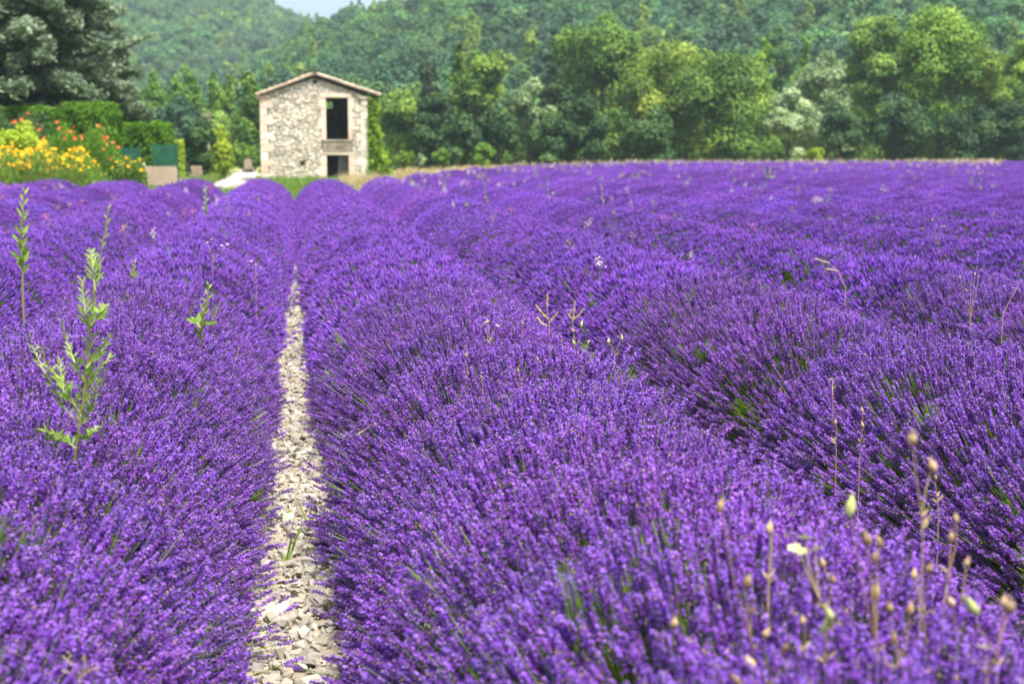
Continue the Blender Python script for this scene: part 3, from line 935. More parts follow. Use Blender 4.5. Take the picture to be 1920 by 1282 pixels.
def road():
    g = G(); V = []
    yy = np.linspace(56, 126, 50)
    for y in yy:
        a, b = road_edges(y)
        for k in (0.0, 0.12, 0.5, 0.88, 1.0):
            V.append((a + (b - a) * k + 0.12 * math.sin(y * 1.7 + k * 9), y, float(gz(y)) + (0.012 if 0 < k < 1 else -0.006)))
    i = (np.arange(len(yy) - 1)[:, None] * 5 + np.arange(4)[None, :]).ravel()
    g.add(V, np.stack([i, i + 1, i + 6, i + 5], 1))
    o = g.build('gravel_road', M['road'], smooth=True); o['kind'] = 'structure'
road()


# ------------------------------------------------------------------ the stone house
def clip(poly, n, d):
    """Keep the part of a convex polygon where n.p <= d."""
    out = []
    for k in range(len(poly)):
        a, b = poly[k], poly[(k + 1) % len(poly)]
        da, db = n[0] * a[0] + n[1] * a[1] - d, n[0] * b[0] + n[1] * b[1] - d
        if da <= 0: out.append(a)
        if (da < 0 < db) or (db < 0 < da):
            t = da / (da - db)
            out.append((a[0] + t * (b[0] - a[0]), a[1] + t * (b[1] - a[1])))
    return out


def house():
    Y0 = 75.0
    r = np.random.default_rng(11)
    BL, BR = pix(491, 339, Y0), pix(690, 339, Y0)
    xc = (BL.x + BR.x) / 2
    zb = float(gz(Y0)) - 0.1
    t = empty('stone_house', (xc, Y0, zb), 'two-storey rubble stone house with dark open doorways and tiled gable roof', 'house')
    def loc(px, py):
        p = pix(px, py, Y0)
        return (p.x - xc, p.z - zb)
    XL, XR = BL.x - xc, BR.x - xc
    DEP = 7.0
    apex = loc(590, 146); eL = loc(491, 180); eR = loc(690, 180)
    ez = (eL[1] + eR[1]) / 2
    u0 = loc(612, 262); u1 = loc(652, 184)          # upper opening
    d0 = loc(612, 338); d1 = loc(652, 291)          # lower doorway
    oL, oR = u0[0], u1[0]
    TH = 0.45
    # wall: mortar body with the two openings left free
    g = G()
    g.box(XL, oL, 0, TH, -0.3, ez); g.box(oR, XR, 0, TH, -0.3, ez)
    g.box(oL, oR, 0, TH, d1[1], u0[1]); g.box(oL, oR, 0, TH, u1[1], ez)
    for y0, y1 in ((0, TH), (DEP - TH, DEP)):
        tri = [(XL, y0, ez), (XR, y0, ez), (apex[0], y0, apex[1]), (XL, y1, ez), (XR, y1, ez), (apex[0], y1, apex[1])]
        g.add(tri, [(0, 1, 2), (3, 5, 4)]); g.add(tri, [(0, 2, 5, 3), (1, 4, 5, 2)])
    g.box(XL, XL + TH, TH, DEP - TH, -0.3, ez); g.box(XR - TH, XR, TH, DEP - TH, -0.3, ez)
    bw = pix(616, 194, Y0 + DEP); bx, bz = bw.x - xc, bw.z - zb
    g.box(XL, bx - 0.22, DEP - TH, DEP, -0.3, ez); g.box(bx + 0.22, XR, DEP - TH, DEP, -0.3, ez)
    g.box(bx - 0.22, bx + 0.22, DEP - TH, DEP, -0.3, bz - 0.3); g.box(bx - 0.22, bx + 0.22, DEP - TH, DEP, bz + 0.28, ez)
    wall = g.build('wall', M['mortar'], t)
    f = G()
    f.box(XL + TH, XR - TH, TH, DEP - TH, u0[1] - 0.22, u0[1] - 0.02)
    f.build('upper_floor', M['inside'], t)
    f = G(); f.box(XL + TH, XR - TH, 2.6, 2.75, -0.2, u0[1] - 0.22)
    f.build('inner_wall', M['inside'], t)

    # opening surrounds
    def block(nm, x0, x1, z0, z1, mat, proud=0.05, deep=0.2):
        g = G()
        w, h = x1 - x0, z1 - z0
        j = lambda s=0.012: r.uniform(-s, s)
        c = 0.02
        fr = [(x0 + c + j(), -proud + j(0.008), z0 + c + j()), (x1 - c + j(), -proud + j(0.008), z0 + c + j()), (x1 - c + j(), -proud + j(0.008), z1 - c + j()), (x0 + c + j(), -proud + j(0.008), z1 - c + j())]
        md = [(x0, -proud + c, z0), (x1, -proud + c, z0), (x1, -proud + c, z1), (x0, -proud + c, z1)]
        bk = [(x, deep, z) for x, _, z in md]
        F = [(0, 1, 2, 3)] + [(4 + k, 4 + (k + 1) % 4, (k + 1) % 4, k) for k in range(4)] + [(8 + k, 8 + (k + 1) % 4, 4 + (k + 1) % 4, 4 + k) for k in range(4)] + [(11, 10, 9, 8)]
        g.add(fr + md + bk, F)
        return g.build(nm, M[mat], t)
    jw = 0.26
    block('lintel', oL - 0.34, oR + 0.2, u1[1] + 0.003, u1[1] + 0.24, 'dressed', 0.07)
    hU = u1[1] - u0[1]
    zz = u0[1]
    for k in range(4):
        z1 = u0[1] + hU * (k + 1) / 4 - 0.006
        block('jamb_stone', oL - jw - (0.12 if k % 2 else 0), oL - 0.003, zz + 0.003, z1, 'dressed', 0.06)
        block('jamb_stone', oR + 0.003, oR + jw * 0.8 + (0.1 if k % 2 else 0), zz + 0.003, z1, 'dressed', 0.06)
        zz = z1
    block('sill', oL - 0.2, oR + 0.2, u0[1] - 0.10, u0[1] - 0.003, 'mortar', 0.09)
    block('beam', oL - 0.2, oR + 0.2, d1[1] + 0.12, u0[1] - 0.106, 'mortar', 0.065)
    block('lintel', oL - 0.3, oR + 0.32, d1[1] + 0.003, d1[1] + 0.117, 'dressed', 0.07)
    zz = -0.2
    for k in range(3):
        z1 = -0.2 + (d1[1] + 0.2) * (k + 1) / 3 - 0.006
        block('jamb_stone', oL - jw * 1.1 - (0.15 if k == 1 else 0), oL - 0.003, zz + 0.003, z1, 'dressed', 0.05)
        block('jamb_stone', oR + 0.003, oR + jw * 1.3, zz + 0.003, z1, 'dressed', 0.05)
        zz = z1
    # corner stones
    zz = -0.2
    k = 0
    while zz < ez - 0.15:
        h = r.uniform(0.26, 0.46); z1 = min(zz + h, ez - 0.16)
        block('corner_stone', XL - 0.03, XL + (0.62 if k % 2 else 0.36) * r.uniform(0.9, 1.1), zz + 0.004, z1, 'dressed' if k % 3 != 1 else 'quoin', 0.05)
        zz = z1 + 0.012; k += 1
    zz = -0.2; k = 0
    while zz < ez - 0.15:
        h = r.uniform(0.26, 0.44); z1 = min(zz + h, ez - 0.16)
        block('corner_stone', XR - (0.58 if k % 2 else 0.36) * r.uniform(0.9, 1.08), XR + 0.03, zz + 0.004, z1, 'quoin', 0.05)
        zz = z1 + 0.012; k += 1
    # rubble stones of the facade: convex cells shrunk apart, each with its own relief
    sq = 1.28
    hole_a = loc(567, 307); hole_b = loc(590, 154)
    rects = [(oL - jw, oR + jw, d1[1] - 3, d1[1] + 0.12), (oL - jw, oR + jw * 0.8, u0[1] - 0.5, u1[1] + 0.24),
             (hole_a[0] - 0.13, hole_a[0] + 0.13, hole_a[1] - 0.14, hole_a[1] + 0.14), (hole_b[0] - 0.10, hole_b[0] + 0.10, hole_b[1] - 0.1, hole_b[1] + 0.1)]
    xa, xb = XL + 0.42, XR - 0.42
    slL = (apex[1] - ez) / (apex[0] - XL); slR = (apex[1] - ez) / (XR - apex[0])
    def inside(x, z):
        if z > ez - 0.1:
            if not (z < ez - 0.05 + (x - XL) * slL and z < ez - 0.05 + (XR - x) * slR): return False
            lo, hi = XL + 0.06, XR - 0.06
        else: lo, hi = xa, xb
        return lo < x < hi and not any(a < x < b and c < z < d for a, b, c, d in rects)
    pts = []
    tries = 0
    while len(pts) < 296 and tries < 30000:
        tries += 1
        x, z = r.uniform(XL, XR), r.uniform(-0.15, apex[1])
        if not inside(x, z): continue
        md = r.choice([0.12, 0.15, 0.19, 0.27])
        if all(((x - a) / sq) ** 2 + (z - b) ** 2 > md * md for a, b in pts): pts.append((x, z))
    for (x, z) in pts:
        poly = [(x - 0.4, z - 0.3), (x + 0.4, z - 0.3), (x + 0.4, z + 0.3), (x - 0.4, z + 0.3)]
        for (a, b) in pts:
            if (a, b) == (x, z) or abs(a - x) > 0.85 or abs(b - z) > 0.65: continue
            n = ((a - x) / sq ** 2, b - z)
            m = ((a + x) / 2, (b + z) / 2)
            poly = clip(poly, n, n[0] * m[0] + n[1] * m[1])
        poly = clip(poly, (-1, 0), -(XL + 0.03 if z > ez - 0.1 else xa - 0.03)); poly = clip(poly, (1, 0), XR - 0.03 if z > ez - 0.1 else xb + 0.03)
        poly = clip(poly, (-slL, 1), ez - 0.03 - XL * slL); poly = clip(poly, (slR, 1), ez - 0.03 + XR * slR)
        for (a, b, c, d) in rects:
            ds = [(a - x, (1, 0), a), (x - b, (-1, 0), -b), (c - z, (0, 1), c), (z - d, (0, -1), -d)]
            s = max(ds, key=lambda q: q[0])
            poly = clip(poly, s[1], s[2])
        if len(poly) < 3: continue
        P = np.array(poly); c = P.mean(0)
        if np.ptp(P[:, 0]) < 0.05 or np.ptp(P[:, 1]) < 0.05: continue
        # shrink for the joint, soften corners
        Q = []
        for k in range(len(P)):
            a, b, d = P[k - 1], P[k], P[(k + 1) % len(P)]
            Q += [b * 0.72 + a * 0.28, b * 0.72 + d * 0.28]
        Q = c + (np.array(Q) - c) * r.uniform(0.89, 0.985)
        Q += r.normal(0, 0.008, Q.shape)
        n = len(Q)
        pr = r.uniform(0.018, 0.06)
        back = [(q[0], 0.05, q[1]) for q in Q]
        mid = [(q[0], -pr * 0.6, q[1]) for q in Q]
        fr = [(c[0] + (q[0] - c[0]) * 0.8, -pr + r.normal(0, 0.006), c[1] + (q[1] - c[1]) * 0.8) for q in Q]
        F4 = [(k, (k + 1) % n, n + (k + 1) % n, n + k) for k in range(n)] + [(n + k, n + (k + 1) % n, 2 * n + (k + 1) % n, 2 * n + k) for k in range(n)]
        g = G(); g.add(back + mid + fr, F4); g.add(fr, list(range(n)))
        g.build('stone', M['rubble'], wall)
    # the two small holes: shallow frames whose dark face paints in the shade inside
    for hx, hz, s in ((hole_a[0], hole_a[1], 0.11), (hole_b[0], hole_b[1], 0.08)):
        g = G()
        v = [(hx + a * s, y, hz + b * s) for y in (-0.045, -0.012) for a, b in ((-1, -1), (1, -1), (1, 1), (-1, 1))]
        o = [(hx + a * (s + 0.05), -0.05, hz + b * (s + 0.05)) for a, b in ((-1, -1), (1, -1), (1, 1), (-1, 1))]
        g.add(v[4:], (0, 1, 2, 3), 1)
        g.add(o + v[4:], [(k, (k + 1) % 4, 4 + (k + 1) % 4, 4 + k) for k in range(4)], 0)
        ob = g.build('vent_hole', [M['mortar'], M['hill']], t)
    # grey wooden door standing ajar in the lower doorway
    dx0 = loc(634, 300)[0]
    dd = empty('door', (oR - 0.02, TH * 0.7, -0.2), parent=t)
    wdoor, hd = (oR - dx0) - 0.02, d1[1] + 0.15
    nb = 4
    for k in range(nb):
        G().box(-wdoor * (k + 1) / nb + 0.004, -wdoor * k / nb - 0.004, 0, 0.04 + 0.006 * (k % 2), 0, hd).build('plank', M['greywood'], dd)
    G().box(-wdoor, 0, 0.05, 0.08, hd * 0.75, hd * 0.75 + 0.1).build('batten', M['greywood'], dd)
    # eave bands
    for xa_, xb_ in ((XL - 0.20, XL + 0.50), (XR - 0.42, XR + 0.20)):
        n = 5
        for k in range(n):
            block('eave_brick', xa_ + (xb_ - xa_) * k / n + 0.006, xa_ + (xb_ - xa_) * (k + 1) / n - 0.006, ez - 0.13, ez - 0.03, 'dressed', 0.12)
    # roof slabs and tiles
    E1 = loc(482, 179); E2 = loc(712, 179); top = loc(590, 139)
    roof = G()
    y0, y1 = -0.22, DEP + 0.2
    th = 0.045
    for (ex, ezz) in ((E1[0], E1[1]), (E2[0], E2[1])):
        v = [(ex, y0, ezz - th), (top[0], y0, top[1] - th), (top[0], y1, top[1] - th), (ex, y1, ezz - th), (ex, y0, ezz), (top[0], y0, top[1]), (top[0], y1, top[1]), (ex, y1, ezz)]
        roof.add(v, [(0, 3, 2, 1), (4, 5, 6, 7), (0, 1, 5, 4), (1, 2, 6, 5), (2, 3, 7, 6), (3, 0, 4, 7)])
    rf = roof.build('roof', M['mortar'], t)
    def tile_mesh(L):
        g = G(); n = 7
        V = []
        for x, rr in ((0, 0.088), (L, 0.105)):
            for k in range(n):
                a = math.pi * k / (n - 1)
                V.append((x, -math.cos(a) * rr, math.sin(a) * rr * 0.8))
            for k in range(n):
                a = math.pi * k / (n - 1)
                V.append((x, -math.cos(a) * (rr - 0.016), math.sin(a) * (rr - 0.016) * 0.8))
        F = []
        for k in range(n - 1):
            F += [(k, k + 1, 2 * n + k + 1, 2 * n + k), (n + k + 1, n + k, 3 * n + k, 3 * n + k + 1), (k + 1, k, n + k, n + k + 1), (2 * n + k, 2 * n + k + 1, 3 * n + k + 1, 3 * n + k)]
        g.add(V, F)
        return g
    rest = G()
    for (ex, ezz) in (E1, E2):
        d = Vector((ex - top[0], 0, ezz - top[1])); Ls = d.length; d.normalize()
        nC = max(6, int(Ls / 0.34)); Lt = Ls / nC + 0.06
        tg = tile_mesh(Lt)
        tm = tg.mesh('tile', [M['tile']], False)
        up = Vector((0, 1, 0)).cross(d) * (1 if ex < top[0] else -1)
        if up.z < 0: up = -up
        yv = up.cross(d)
        Mx = Matrix((d, yv, up)).transposed()
        ncol = int((y1 - y0) / 0.215)
        V0 = np.concatenate(tg.v)
        for c in range(nC):
            for q in range(ncol):
                p = Vector((top[0], y0 + 0.1 + q * 0.215, top[1])) + d * (Ls * c / nC) + up * (0.018 + 0.022 * r.random())
                if q == 0:
                    o = bpy.data.objects.new('tile', tm)
                    o.matrix_local = Matrix.Translation(p) @ (Mx @ Matrix.Rotation(r.normal(0, 0.035), 3, 'Z') @ Matrix.Rotation(r.normal(0, 0.03), 3, 'X')).to_4x4()
                    o.scale = (1, 1, r.uniform(0.9, 1.3))
                    link(o, rf)
                else:
                    A = np.array(Mx)
                    rest.add(V0 @ A.T + np.array(p), tg.f[0][0], 0)
    o = rest.build('tiles', M['tile'], rf); o['kind'] = 'stuff'
    rt = tile_mesh(0.46).mesh('ridge_tile', [M['tile']])
    for q in range(17):
        o = bpy.data.objects.new('ridge_tile', rt)
        o.rotation_euler = (0, 0, R(90)); o.scale = (1, 1.35, 1.2)
        o.location = (top[0], y0 - 0.02 + q * 0.43, top[1] + 0.03 + 0.01 * r.random())
        link(o, rf)

    # ivy on the far corner
    iv = empty('ivy', (XR + xc + 0.2, Y0 + 0.5, zb), 'bright green ivy climbing the house corner from ground to eaves', 'ivy')
    m = 9500
    z = r.random(m) * (ez + 0.15)
    wid = np.interp(z, [0, 0.5, 1.2, 2.2, 3.2, 4.2, 5], [1.5, 1.5, 1.2, 0.85, 0.65, 0.7, 0.95])
    cl = 0.5 + 0.5 * np.sin(z * 4.1 + 1) * np.sin(z * 9.3)
    x = -0.24 + (wid * (0.75 + 0.4 * cl)) * r.random(m) ** 0.9
    y = -0.65 + r.random(m) * 3.0
    g = G()
    leaves(g, np.stack([x, y, z], 1), r.normal(size=(m, 3)) * 0.6 + np.array([0.5, -0.7, 0.4]), 0.085 * r.uniform(0.6, 1.4, m), r, 0, 0.42 + 0.22 * np.sin(z * 6 + x * 9) + 0.15 * r.normal(size=m))
    g.build('foliage', M['ivy'], iv)
    s = G()
    for k in range(6):
        s.tube([(-0.1 + 0.06 * k, -0.3 + 0.4 * k, -0.2), (0.02 * k, -0.2 + 0.4 * k, 1.5), (-0.05 + 0.05 * k, -0.3 + 0.42 * k, 4.2)], [0.035, 0.025, 0.01], 5)
    s.build('stem', M['bark'], iv)
house()


# ------------------------------------------------------------------ grasses around the field
def tuft_proto(name, mat, r, n, h, spread, w):
    g = G()
    for k in range(n):
        a = r.uniform(0, 6.283); q = r.random() * spread * 0.3
        x, y = math.cos(a) * q, math.sin(a) * q
        hh = h * r.uniform(0.55, 1.1); ln = spread * r.uniform(0.2, 1)
        dx, dy = math.cos(a) * ln, math.sin(a) * ln
        px_, py_ = -math.sin(a) * w, math.cos(a) * w
        g.add([(x - px_, y - py_, 0), (x + px_, y + py_, 0), (x + dx * .4 + px_ * .8, y + dy * .4 + py_ * .8, hh * .6), (x + dx * .4 - px_ * .8, y + dy * .4 - py_ * .8, hh * .6)], (0, 1, 2, 3), 0, r.random())
        g.add([(x + dx * .4 - px_ * .8, y + dy * .4 - py_ * .8, hh * .6), (x + dx * .4 + px_ * .8, y + dy * .4 + py_ * .8, hh * .6), (x + dx, y + dy, hh)], (0, 1, 2), 0, r.random())
    return bpy.data.objects.new(name, g.mesh(name, [M[mat]]))
rt_ = np.random.default_rng(21)
grp_dry = scatter_group('dry_tufts', [tuft_proto('dry_tuft%d' % k, 'dry', rt_, 26, 0.55, 0.3, 0.007) for k in range(3)])
grp_grass = scatter_group('grass_tufts', [tuft_proto('grass_tuft%d' % k, 'grass', rt_, 26, 0.32, 0.22, 0.008) for k in range(3)])

def grass_area(name, grp, n, xr, yr, r, label, cond, s0=0.7, s1=1.3):
    x = r.uniform(*xr, n); y = r.uniform(*yr, n)
    keep = np.array([cond(a, b) for a, b in zip(x, y)])
    x, y = x[keep], y[keep]
    P = np.stack([x, y, ground_z(x, y) - 0.02], 1)
    o = scatter(name, grp, P, np.stack([0 * x, 0 * x, r.uniform(0, 6.28, len(x))], 1), r.uniform(s0, s1, len(x)), 3)
    tag(o, label, 'grass')
def on_road(x, y):
    if y < 56: return False
    a, b = road_edges(y)
    return a + 0.15 < x < b - 0.15
HX0, HX1 = pix(485, 330, 75).x, pix(696, 330, 75).x
def in_house(x, y):
    return HX0 < x < HX1 and 74.9 < y < 82.2
rr_ = np.random.default_rng(31)
grass_area('dry_grass', grp_dry, 9000, (2, 50), (44, 116), rr_, 'pale dry meadow grass between the lavender and the tree line', lambda x, y: y > row_end(x) + 0.4 and y < row_end(x) + 26 and not in_house(x, y))
grass_area('grass', grp_grass, 9000, (-22, 5), (39.5, 80), rr_, 'fresh green grass around the house and garden edge', lambda x, y: y > row_end(x) + 0.4 and not on_road(x, y) and not in_house(x, y))


# ------------------------------------------------------------------ lavender
def spike_mesh(name, r, L=0.044, whorls=6, flor=6, detail=True, stem=0.30):
    """One lavender spike, head upwards from the origin, stem hanging below."""
    g = G()
    bend = r.uniform(-0.05, 0.05, 2)
    if stem:
        pts = [(bend[0] * (1 - k) ** 2 * -1 * stem, bend[1] * (1 - k) ** 2 * stem, -stem * (1 - k)) for k in (0, 0.5, 1.0)] + [(0, 0, L * 0.95)]
        g.tube(pts, [0.0013, 0.0013, 0.0012, 0.0008], 3, 3, r.uniform(0.2, 0.9), cap=False)
    nf = whorls * flor
    for f in range(nf):
        k = (f + r.uniform(-1.6, 1.6)) / nf
        k = min(1.0, max(0.0, k))
        z = L * (k ** 0.92) - (0.010 * r.random() if f < 3 else 0)
        rad = 0.0056 * (1 - 0.6 * k ** 1.8) * r.uniform(0.8, 1.2)
        a = f * 2.3999 + r.uniform(-0.5, 0.5)
        out = np.array([math.cos(a), math.sin(a), 0.0]); up = np.array([0, 0, 1.0]); sd = np.cross(up, out)
        d = unit(out * r.uniform(0.55, 1.0) + up * r.uniform(0.35, 1.0))
        p0 = np.array([0, 0, z]) + out * rad * 0.2
        ln = 0.0060 * r.uniform(0.8, 1.2) * (1 - 0.3 * k)
        p1 = p0 + d * ln
        w = 0.0017
        nn = np.cross(d, sd)
        ring0 = [p0 + sd * w * 0.5, p0 - sd * w * 0.5, p0 + nn * w * 0.5]
        ring1 = [p1 + sd * w, p1 - sd * w, p1 + nn * w * 1.2]
        g.add(ring0 + ring1, [(0, 1, 4, 3), (1, 2, 5, 4), (2, 0, 3, 5)], 1, r.random())
        u = r.random()
        if u < 0.64:
            s = 0.0046 * r.uniform(0.7, 1.3)
            tn = float(np.clip(0.28 + 0.5 * k + 0.15 * r.normal(), 0, 1))
            q = p1 + d * 0.0012
            nd = unit(d + 0.22 * r.normal(size=3))
            e1 = unit(np.cross(nd, r.normal(size=3))); e2 = np.cross(nd, e1)
            th0 = r.random() * 6.28
            for j in range(4):
                th = th0 + j * 1.571 + r.uniform(-0.2, 0.2)
                c = math.cos(th) * e1 + math.sin(th) * e2; n2 = np.cross(nd, c)
                lift = nd * s * r.uniform(0.0, 0.45)
                g.add([q, q + c * s * .6 + n2 * s * .42 + lift * .6, q + c * s + lift, q + c * s * .6 - n2 * s * .42 + lift * .6], (0, 1, 2, 3), 0, min(1, max(0, tn + r.uniform(-.15, .15))))
        elif u < 0.80:
            s = 0.0022
            g.add([p1 + sd * s, p1 - sd * s, p1 + d * s * 1.5, p1 + nn * s], [(0, 2, 1), (0, 3, 2), (1, 2, 3)], 2, r.random())
    return g


def simple_spike(r, g, p, d, L, rad):
    """A far spike: a rough faceted bud of a dozen faces with petals standing out."""
    d = unit(d); a = unit(np.cross(d, np.array([0.3, 0.9, 0.1]))); b = np.cross(d, a)
    n = 4
    th0 = r.random() * 6.28
    th = th0 + np.arange(n) * 6.283 / n
    levels = ((0.0, 0.55), (0.4, 1.0), (0.75, 0.7))
    V = []
    for k, w in levels:
        w = w * r.uniform(0.75, 1.25)
        V += [p + d * L * k + rad * w * (math.cos(t) * a + math.sin(t) * b) for t in th]
    V.append(p + d * L)
    F = []
    for l in range(2):
        for j in range(n):
            F.append((l * n + j, l * n + (j + 1) % n, (l + 1) * n + (j + 1) % n, (l + 1) * n + j))
    m = (r.random(len(F)) < 0.13).astype(int)
    g.add(V, F, m, np.clip(0.5 + 0.2 * r.normal(size=len(F)), 0, 1))
    g.add(V, [(2 * n + j, 2 * n + (j + 1) % n, 3 * n) for j in range(n)], 0, 0.75)


LMATS = [M['corolla'], M['calyx'], M['withered'], M['stem']]
rl_ = np.random.default_rng(41)
spike_meshes = [spike_mesh('flower_spike', rl_, L=rl_.uniform(0.044, 0.066), whorls=int(rl_.integers(6, 9)), flor=int(rl_.integers(5, 7))).mesh('flower_spike', LMATS) for k in range(9)]
def stem_bundle(name, r):
    g = G()
    for k in range(7):
        p = r.normal(0, 0.010, 2); q = p + r.normal(0, 0.012, 2); L = r.uniform(0.01, 0.06)
        w = r.uniform(0.0013, 0.0022)
        g.tube([(p[0], p[1], -0.26), ((p[0] + q[0]) / 2 + r.normal(0, .004), (p[1] + q[1]) / 2, -0.11), (q[0], q[1], L)], [w * 1.2, w, w * 0.6], 3, 0, r.uniform(0.25, 1.0), cap=False)
    return bpy.data.objects.new(name, g.mesh(name, [M['stem']]))
grp_near = scatter_group('near_spikes', [bpy.data.objects.new('spike_proto%d' % k, m) for k, m in enumerate(spike_meshes)] + [stem_bundle('stem_proto%d' % k, rl_) for k in range(3)])
mid_protos = []
for k in range(5):
    g = G()
    for q in range(3):
        p = np.array([rl_.normal(0, 0.012), rl_.normal(0, 0.012), rl_.normal(0, 0.012)])
        simple_spike(rl_, g, p, np.array([p[0] * 6, p[1] * 6, 1.0]), rl_.uniform(0.040, 0.060), 0.0062)
        g.tube([p + np.array([0, 0, -0.22]), p], 0.0015, 3, 3, 0.4, cap=False)
    mid_protos.append(bpy.data.objects.new('mid_proto%d' % k, g.mesh('mid_spikes', LMATS)))
grp_mid = scatter_group('mid_spikes', mid_protos)

C_, Z0_, E_ = 0.775, 0.03, 2.12               # height of the dome, its foot, how square its shoulders are


def half_width(y):
    """Half width of a row's dome: farther plants lean further over the gap."""
    return np.interp(y, [4, 7, 11, 15, 19, 26], [0.765, 0.775, 0.80, 0.845, 0.89, 0.90])


_t = np.linspace(0.02, math.pi - 0.02, 400)
_cx = np.sign(np.cos(_t)) * np.abs(np.cos(_t)) ** (2 / E_) * 0.83
_cz = np.abs(np.sin(_t)) ** (2 / E_) * C_
_arc = np.concatenate([[0], np.cumsum(np.hypot(np.diff(_cx), np.diff(_cz)))]); _arc /= _arc[-1]


def row_tips(r, n, y0, y1, ctr, notch=None, inner=0.20, hw=None):
    """Tips of the stems over a stretch of a row, and the way they point."""
    t = np.interp(r.random(n), _arc, _t)
    y = r.uniform(y0, y1, n)
    E = np.interp(y, [6, 14], [E_, 1.92]) if hw is None else np.full(n, 1.92)
    ux = np.sign(np.cos(t)) * np.abs(np.cos(t)) ** (2 / E)
    uz = np.abs(np.sin(t)) ** (2 / E)
    a = half_width(y) if hw is None else hw
    j = np.abs(y[:, None] - ctr[None, :]).argmin(1)
    dy = y - ctr[j]
    gap = np.median(np.diff(ctr)) if len(ctr) > 1 else 0.7
    q = np.clip(np.abs(dy) / (0.5 * gap), 0, 1.3)
    wob = 1 + 0.020 * np.sin(ctr[j] * 17.0) + 0.02 * np.sin(y * 2.1 + ctr[0])
    k = (1.02 - inner * r.random(n) ** 1.7) * (1 - 0.060 * q ** 2) * wob
    if notch:
        k = k * (1 - 0.62 * np.exp(-((y - notch) / 0.30) ** 2))
        dy = dy + 0.5 * np.sign(y - notch) * -1 * np.exp(-((y - notch) / 0.45) ** 2) * 0.15
    k = k + 0.035 * r.normal(size=n) * (r.random(n) < 0.25) + 0.13 * r.random(n) * (r.random(n) < 0.05)
    low = (uz < 0.55) & (y < 9) & (y > 1) & (r.random(n) < 0.10)
    k = k + low * 0.16 * r.random(n)
    P = np.stack([ux * a * k, y, Z0_ + uz * C_ * k], 1)
    nx = np.abs(ux) ** (E - 1) * np.sign(ux) / 0.83; nz = uz ** (E - 1) / C_
    nv = unit(np.stack([nx, 0 * nx, nz], 1))
    D = nv * 0.62 + unit(np.stack([ux * a, 0 * nx, uz * C_], 1)) * 0.45 + np.array([0, 0, 0.22])
    D[:, 1] += 0.55 * np.clip(dy, -0.5, 0.5)
    D = unit(D + 0.085 * r.normal(size=(n, 3)))
    return P, D


def segment_proto(name, r, n, L, rad):
    """A stretch of row 0.75 m long, for the distance."""
    g = G()
    tip, dr = row_tips(r, n, -0.39, 0.39, np.array([0.0]), hw=0.90)
    for p, d in zip(tip, dr):
        simple_spike(r, g, p - unit(d) * L * 0.8, d, L * r.uniform(0.8, 1.2), rad)
    for k in r.choice(len(tip), 60):
        g.tube([tip[k] - dr[k] * 0.25, tip[k] - dr[k] * 0.02], 0.003, 3, 3, r.random(), cap=False)
    return bpy.data.objects.new(name, g.mesh(name, LMATS))
grp_far = scatter_group('far_rows', [segment_proto('far_row%d' % k, rl_, 1500, 0.046, 0.0105) for k in range(5)])


def plant_line(r, y0, y1, notch=None):
    ys, y = [], y0
    while y < y1:
        ys.append(y); y += r.uniform(0.60, 0.80)
        if notch and notch - 0.7 < y < notch + 0.2:
            ys.append(notch - 0.38); y = notch + 0.38; notch = None
    return np.array(ys)


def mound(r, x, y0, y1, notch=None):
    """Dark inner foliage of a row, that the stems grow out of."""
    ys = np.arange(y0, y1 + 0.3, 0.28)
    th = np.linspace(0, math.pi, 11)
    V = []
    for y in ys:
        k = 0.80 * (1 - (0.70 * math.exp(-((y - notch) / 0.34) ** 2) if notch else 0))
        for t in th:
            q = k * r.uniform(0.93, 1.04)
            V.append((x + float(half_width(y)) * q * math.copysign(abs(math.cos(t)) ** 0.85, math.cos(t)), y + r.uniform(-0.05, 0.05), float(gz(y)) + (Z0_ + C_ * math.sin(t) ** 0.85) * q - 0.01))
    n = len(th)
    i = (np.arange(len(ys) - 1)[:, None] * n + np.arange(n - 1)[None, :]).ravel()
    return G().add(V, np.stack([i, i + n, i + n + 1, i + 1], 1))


NEAR, MID = 9.0, 21.0
def half_y(x):
    """Depth at which a row enters the frame, with some margin for a side step."""
    xin = max(0.0, abs(x) - S / 2)
    return max(1.1, xin / (0.52 if x > 0 else 0.195) - 2.2)


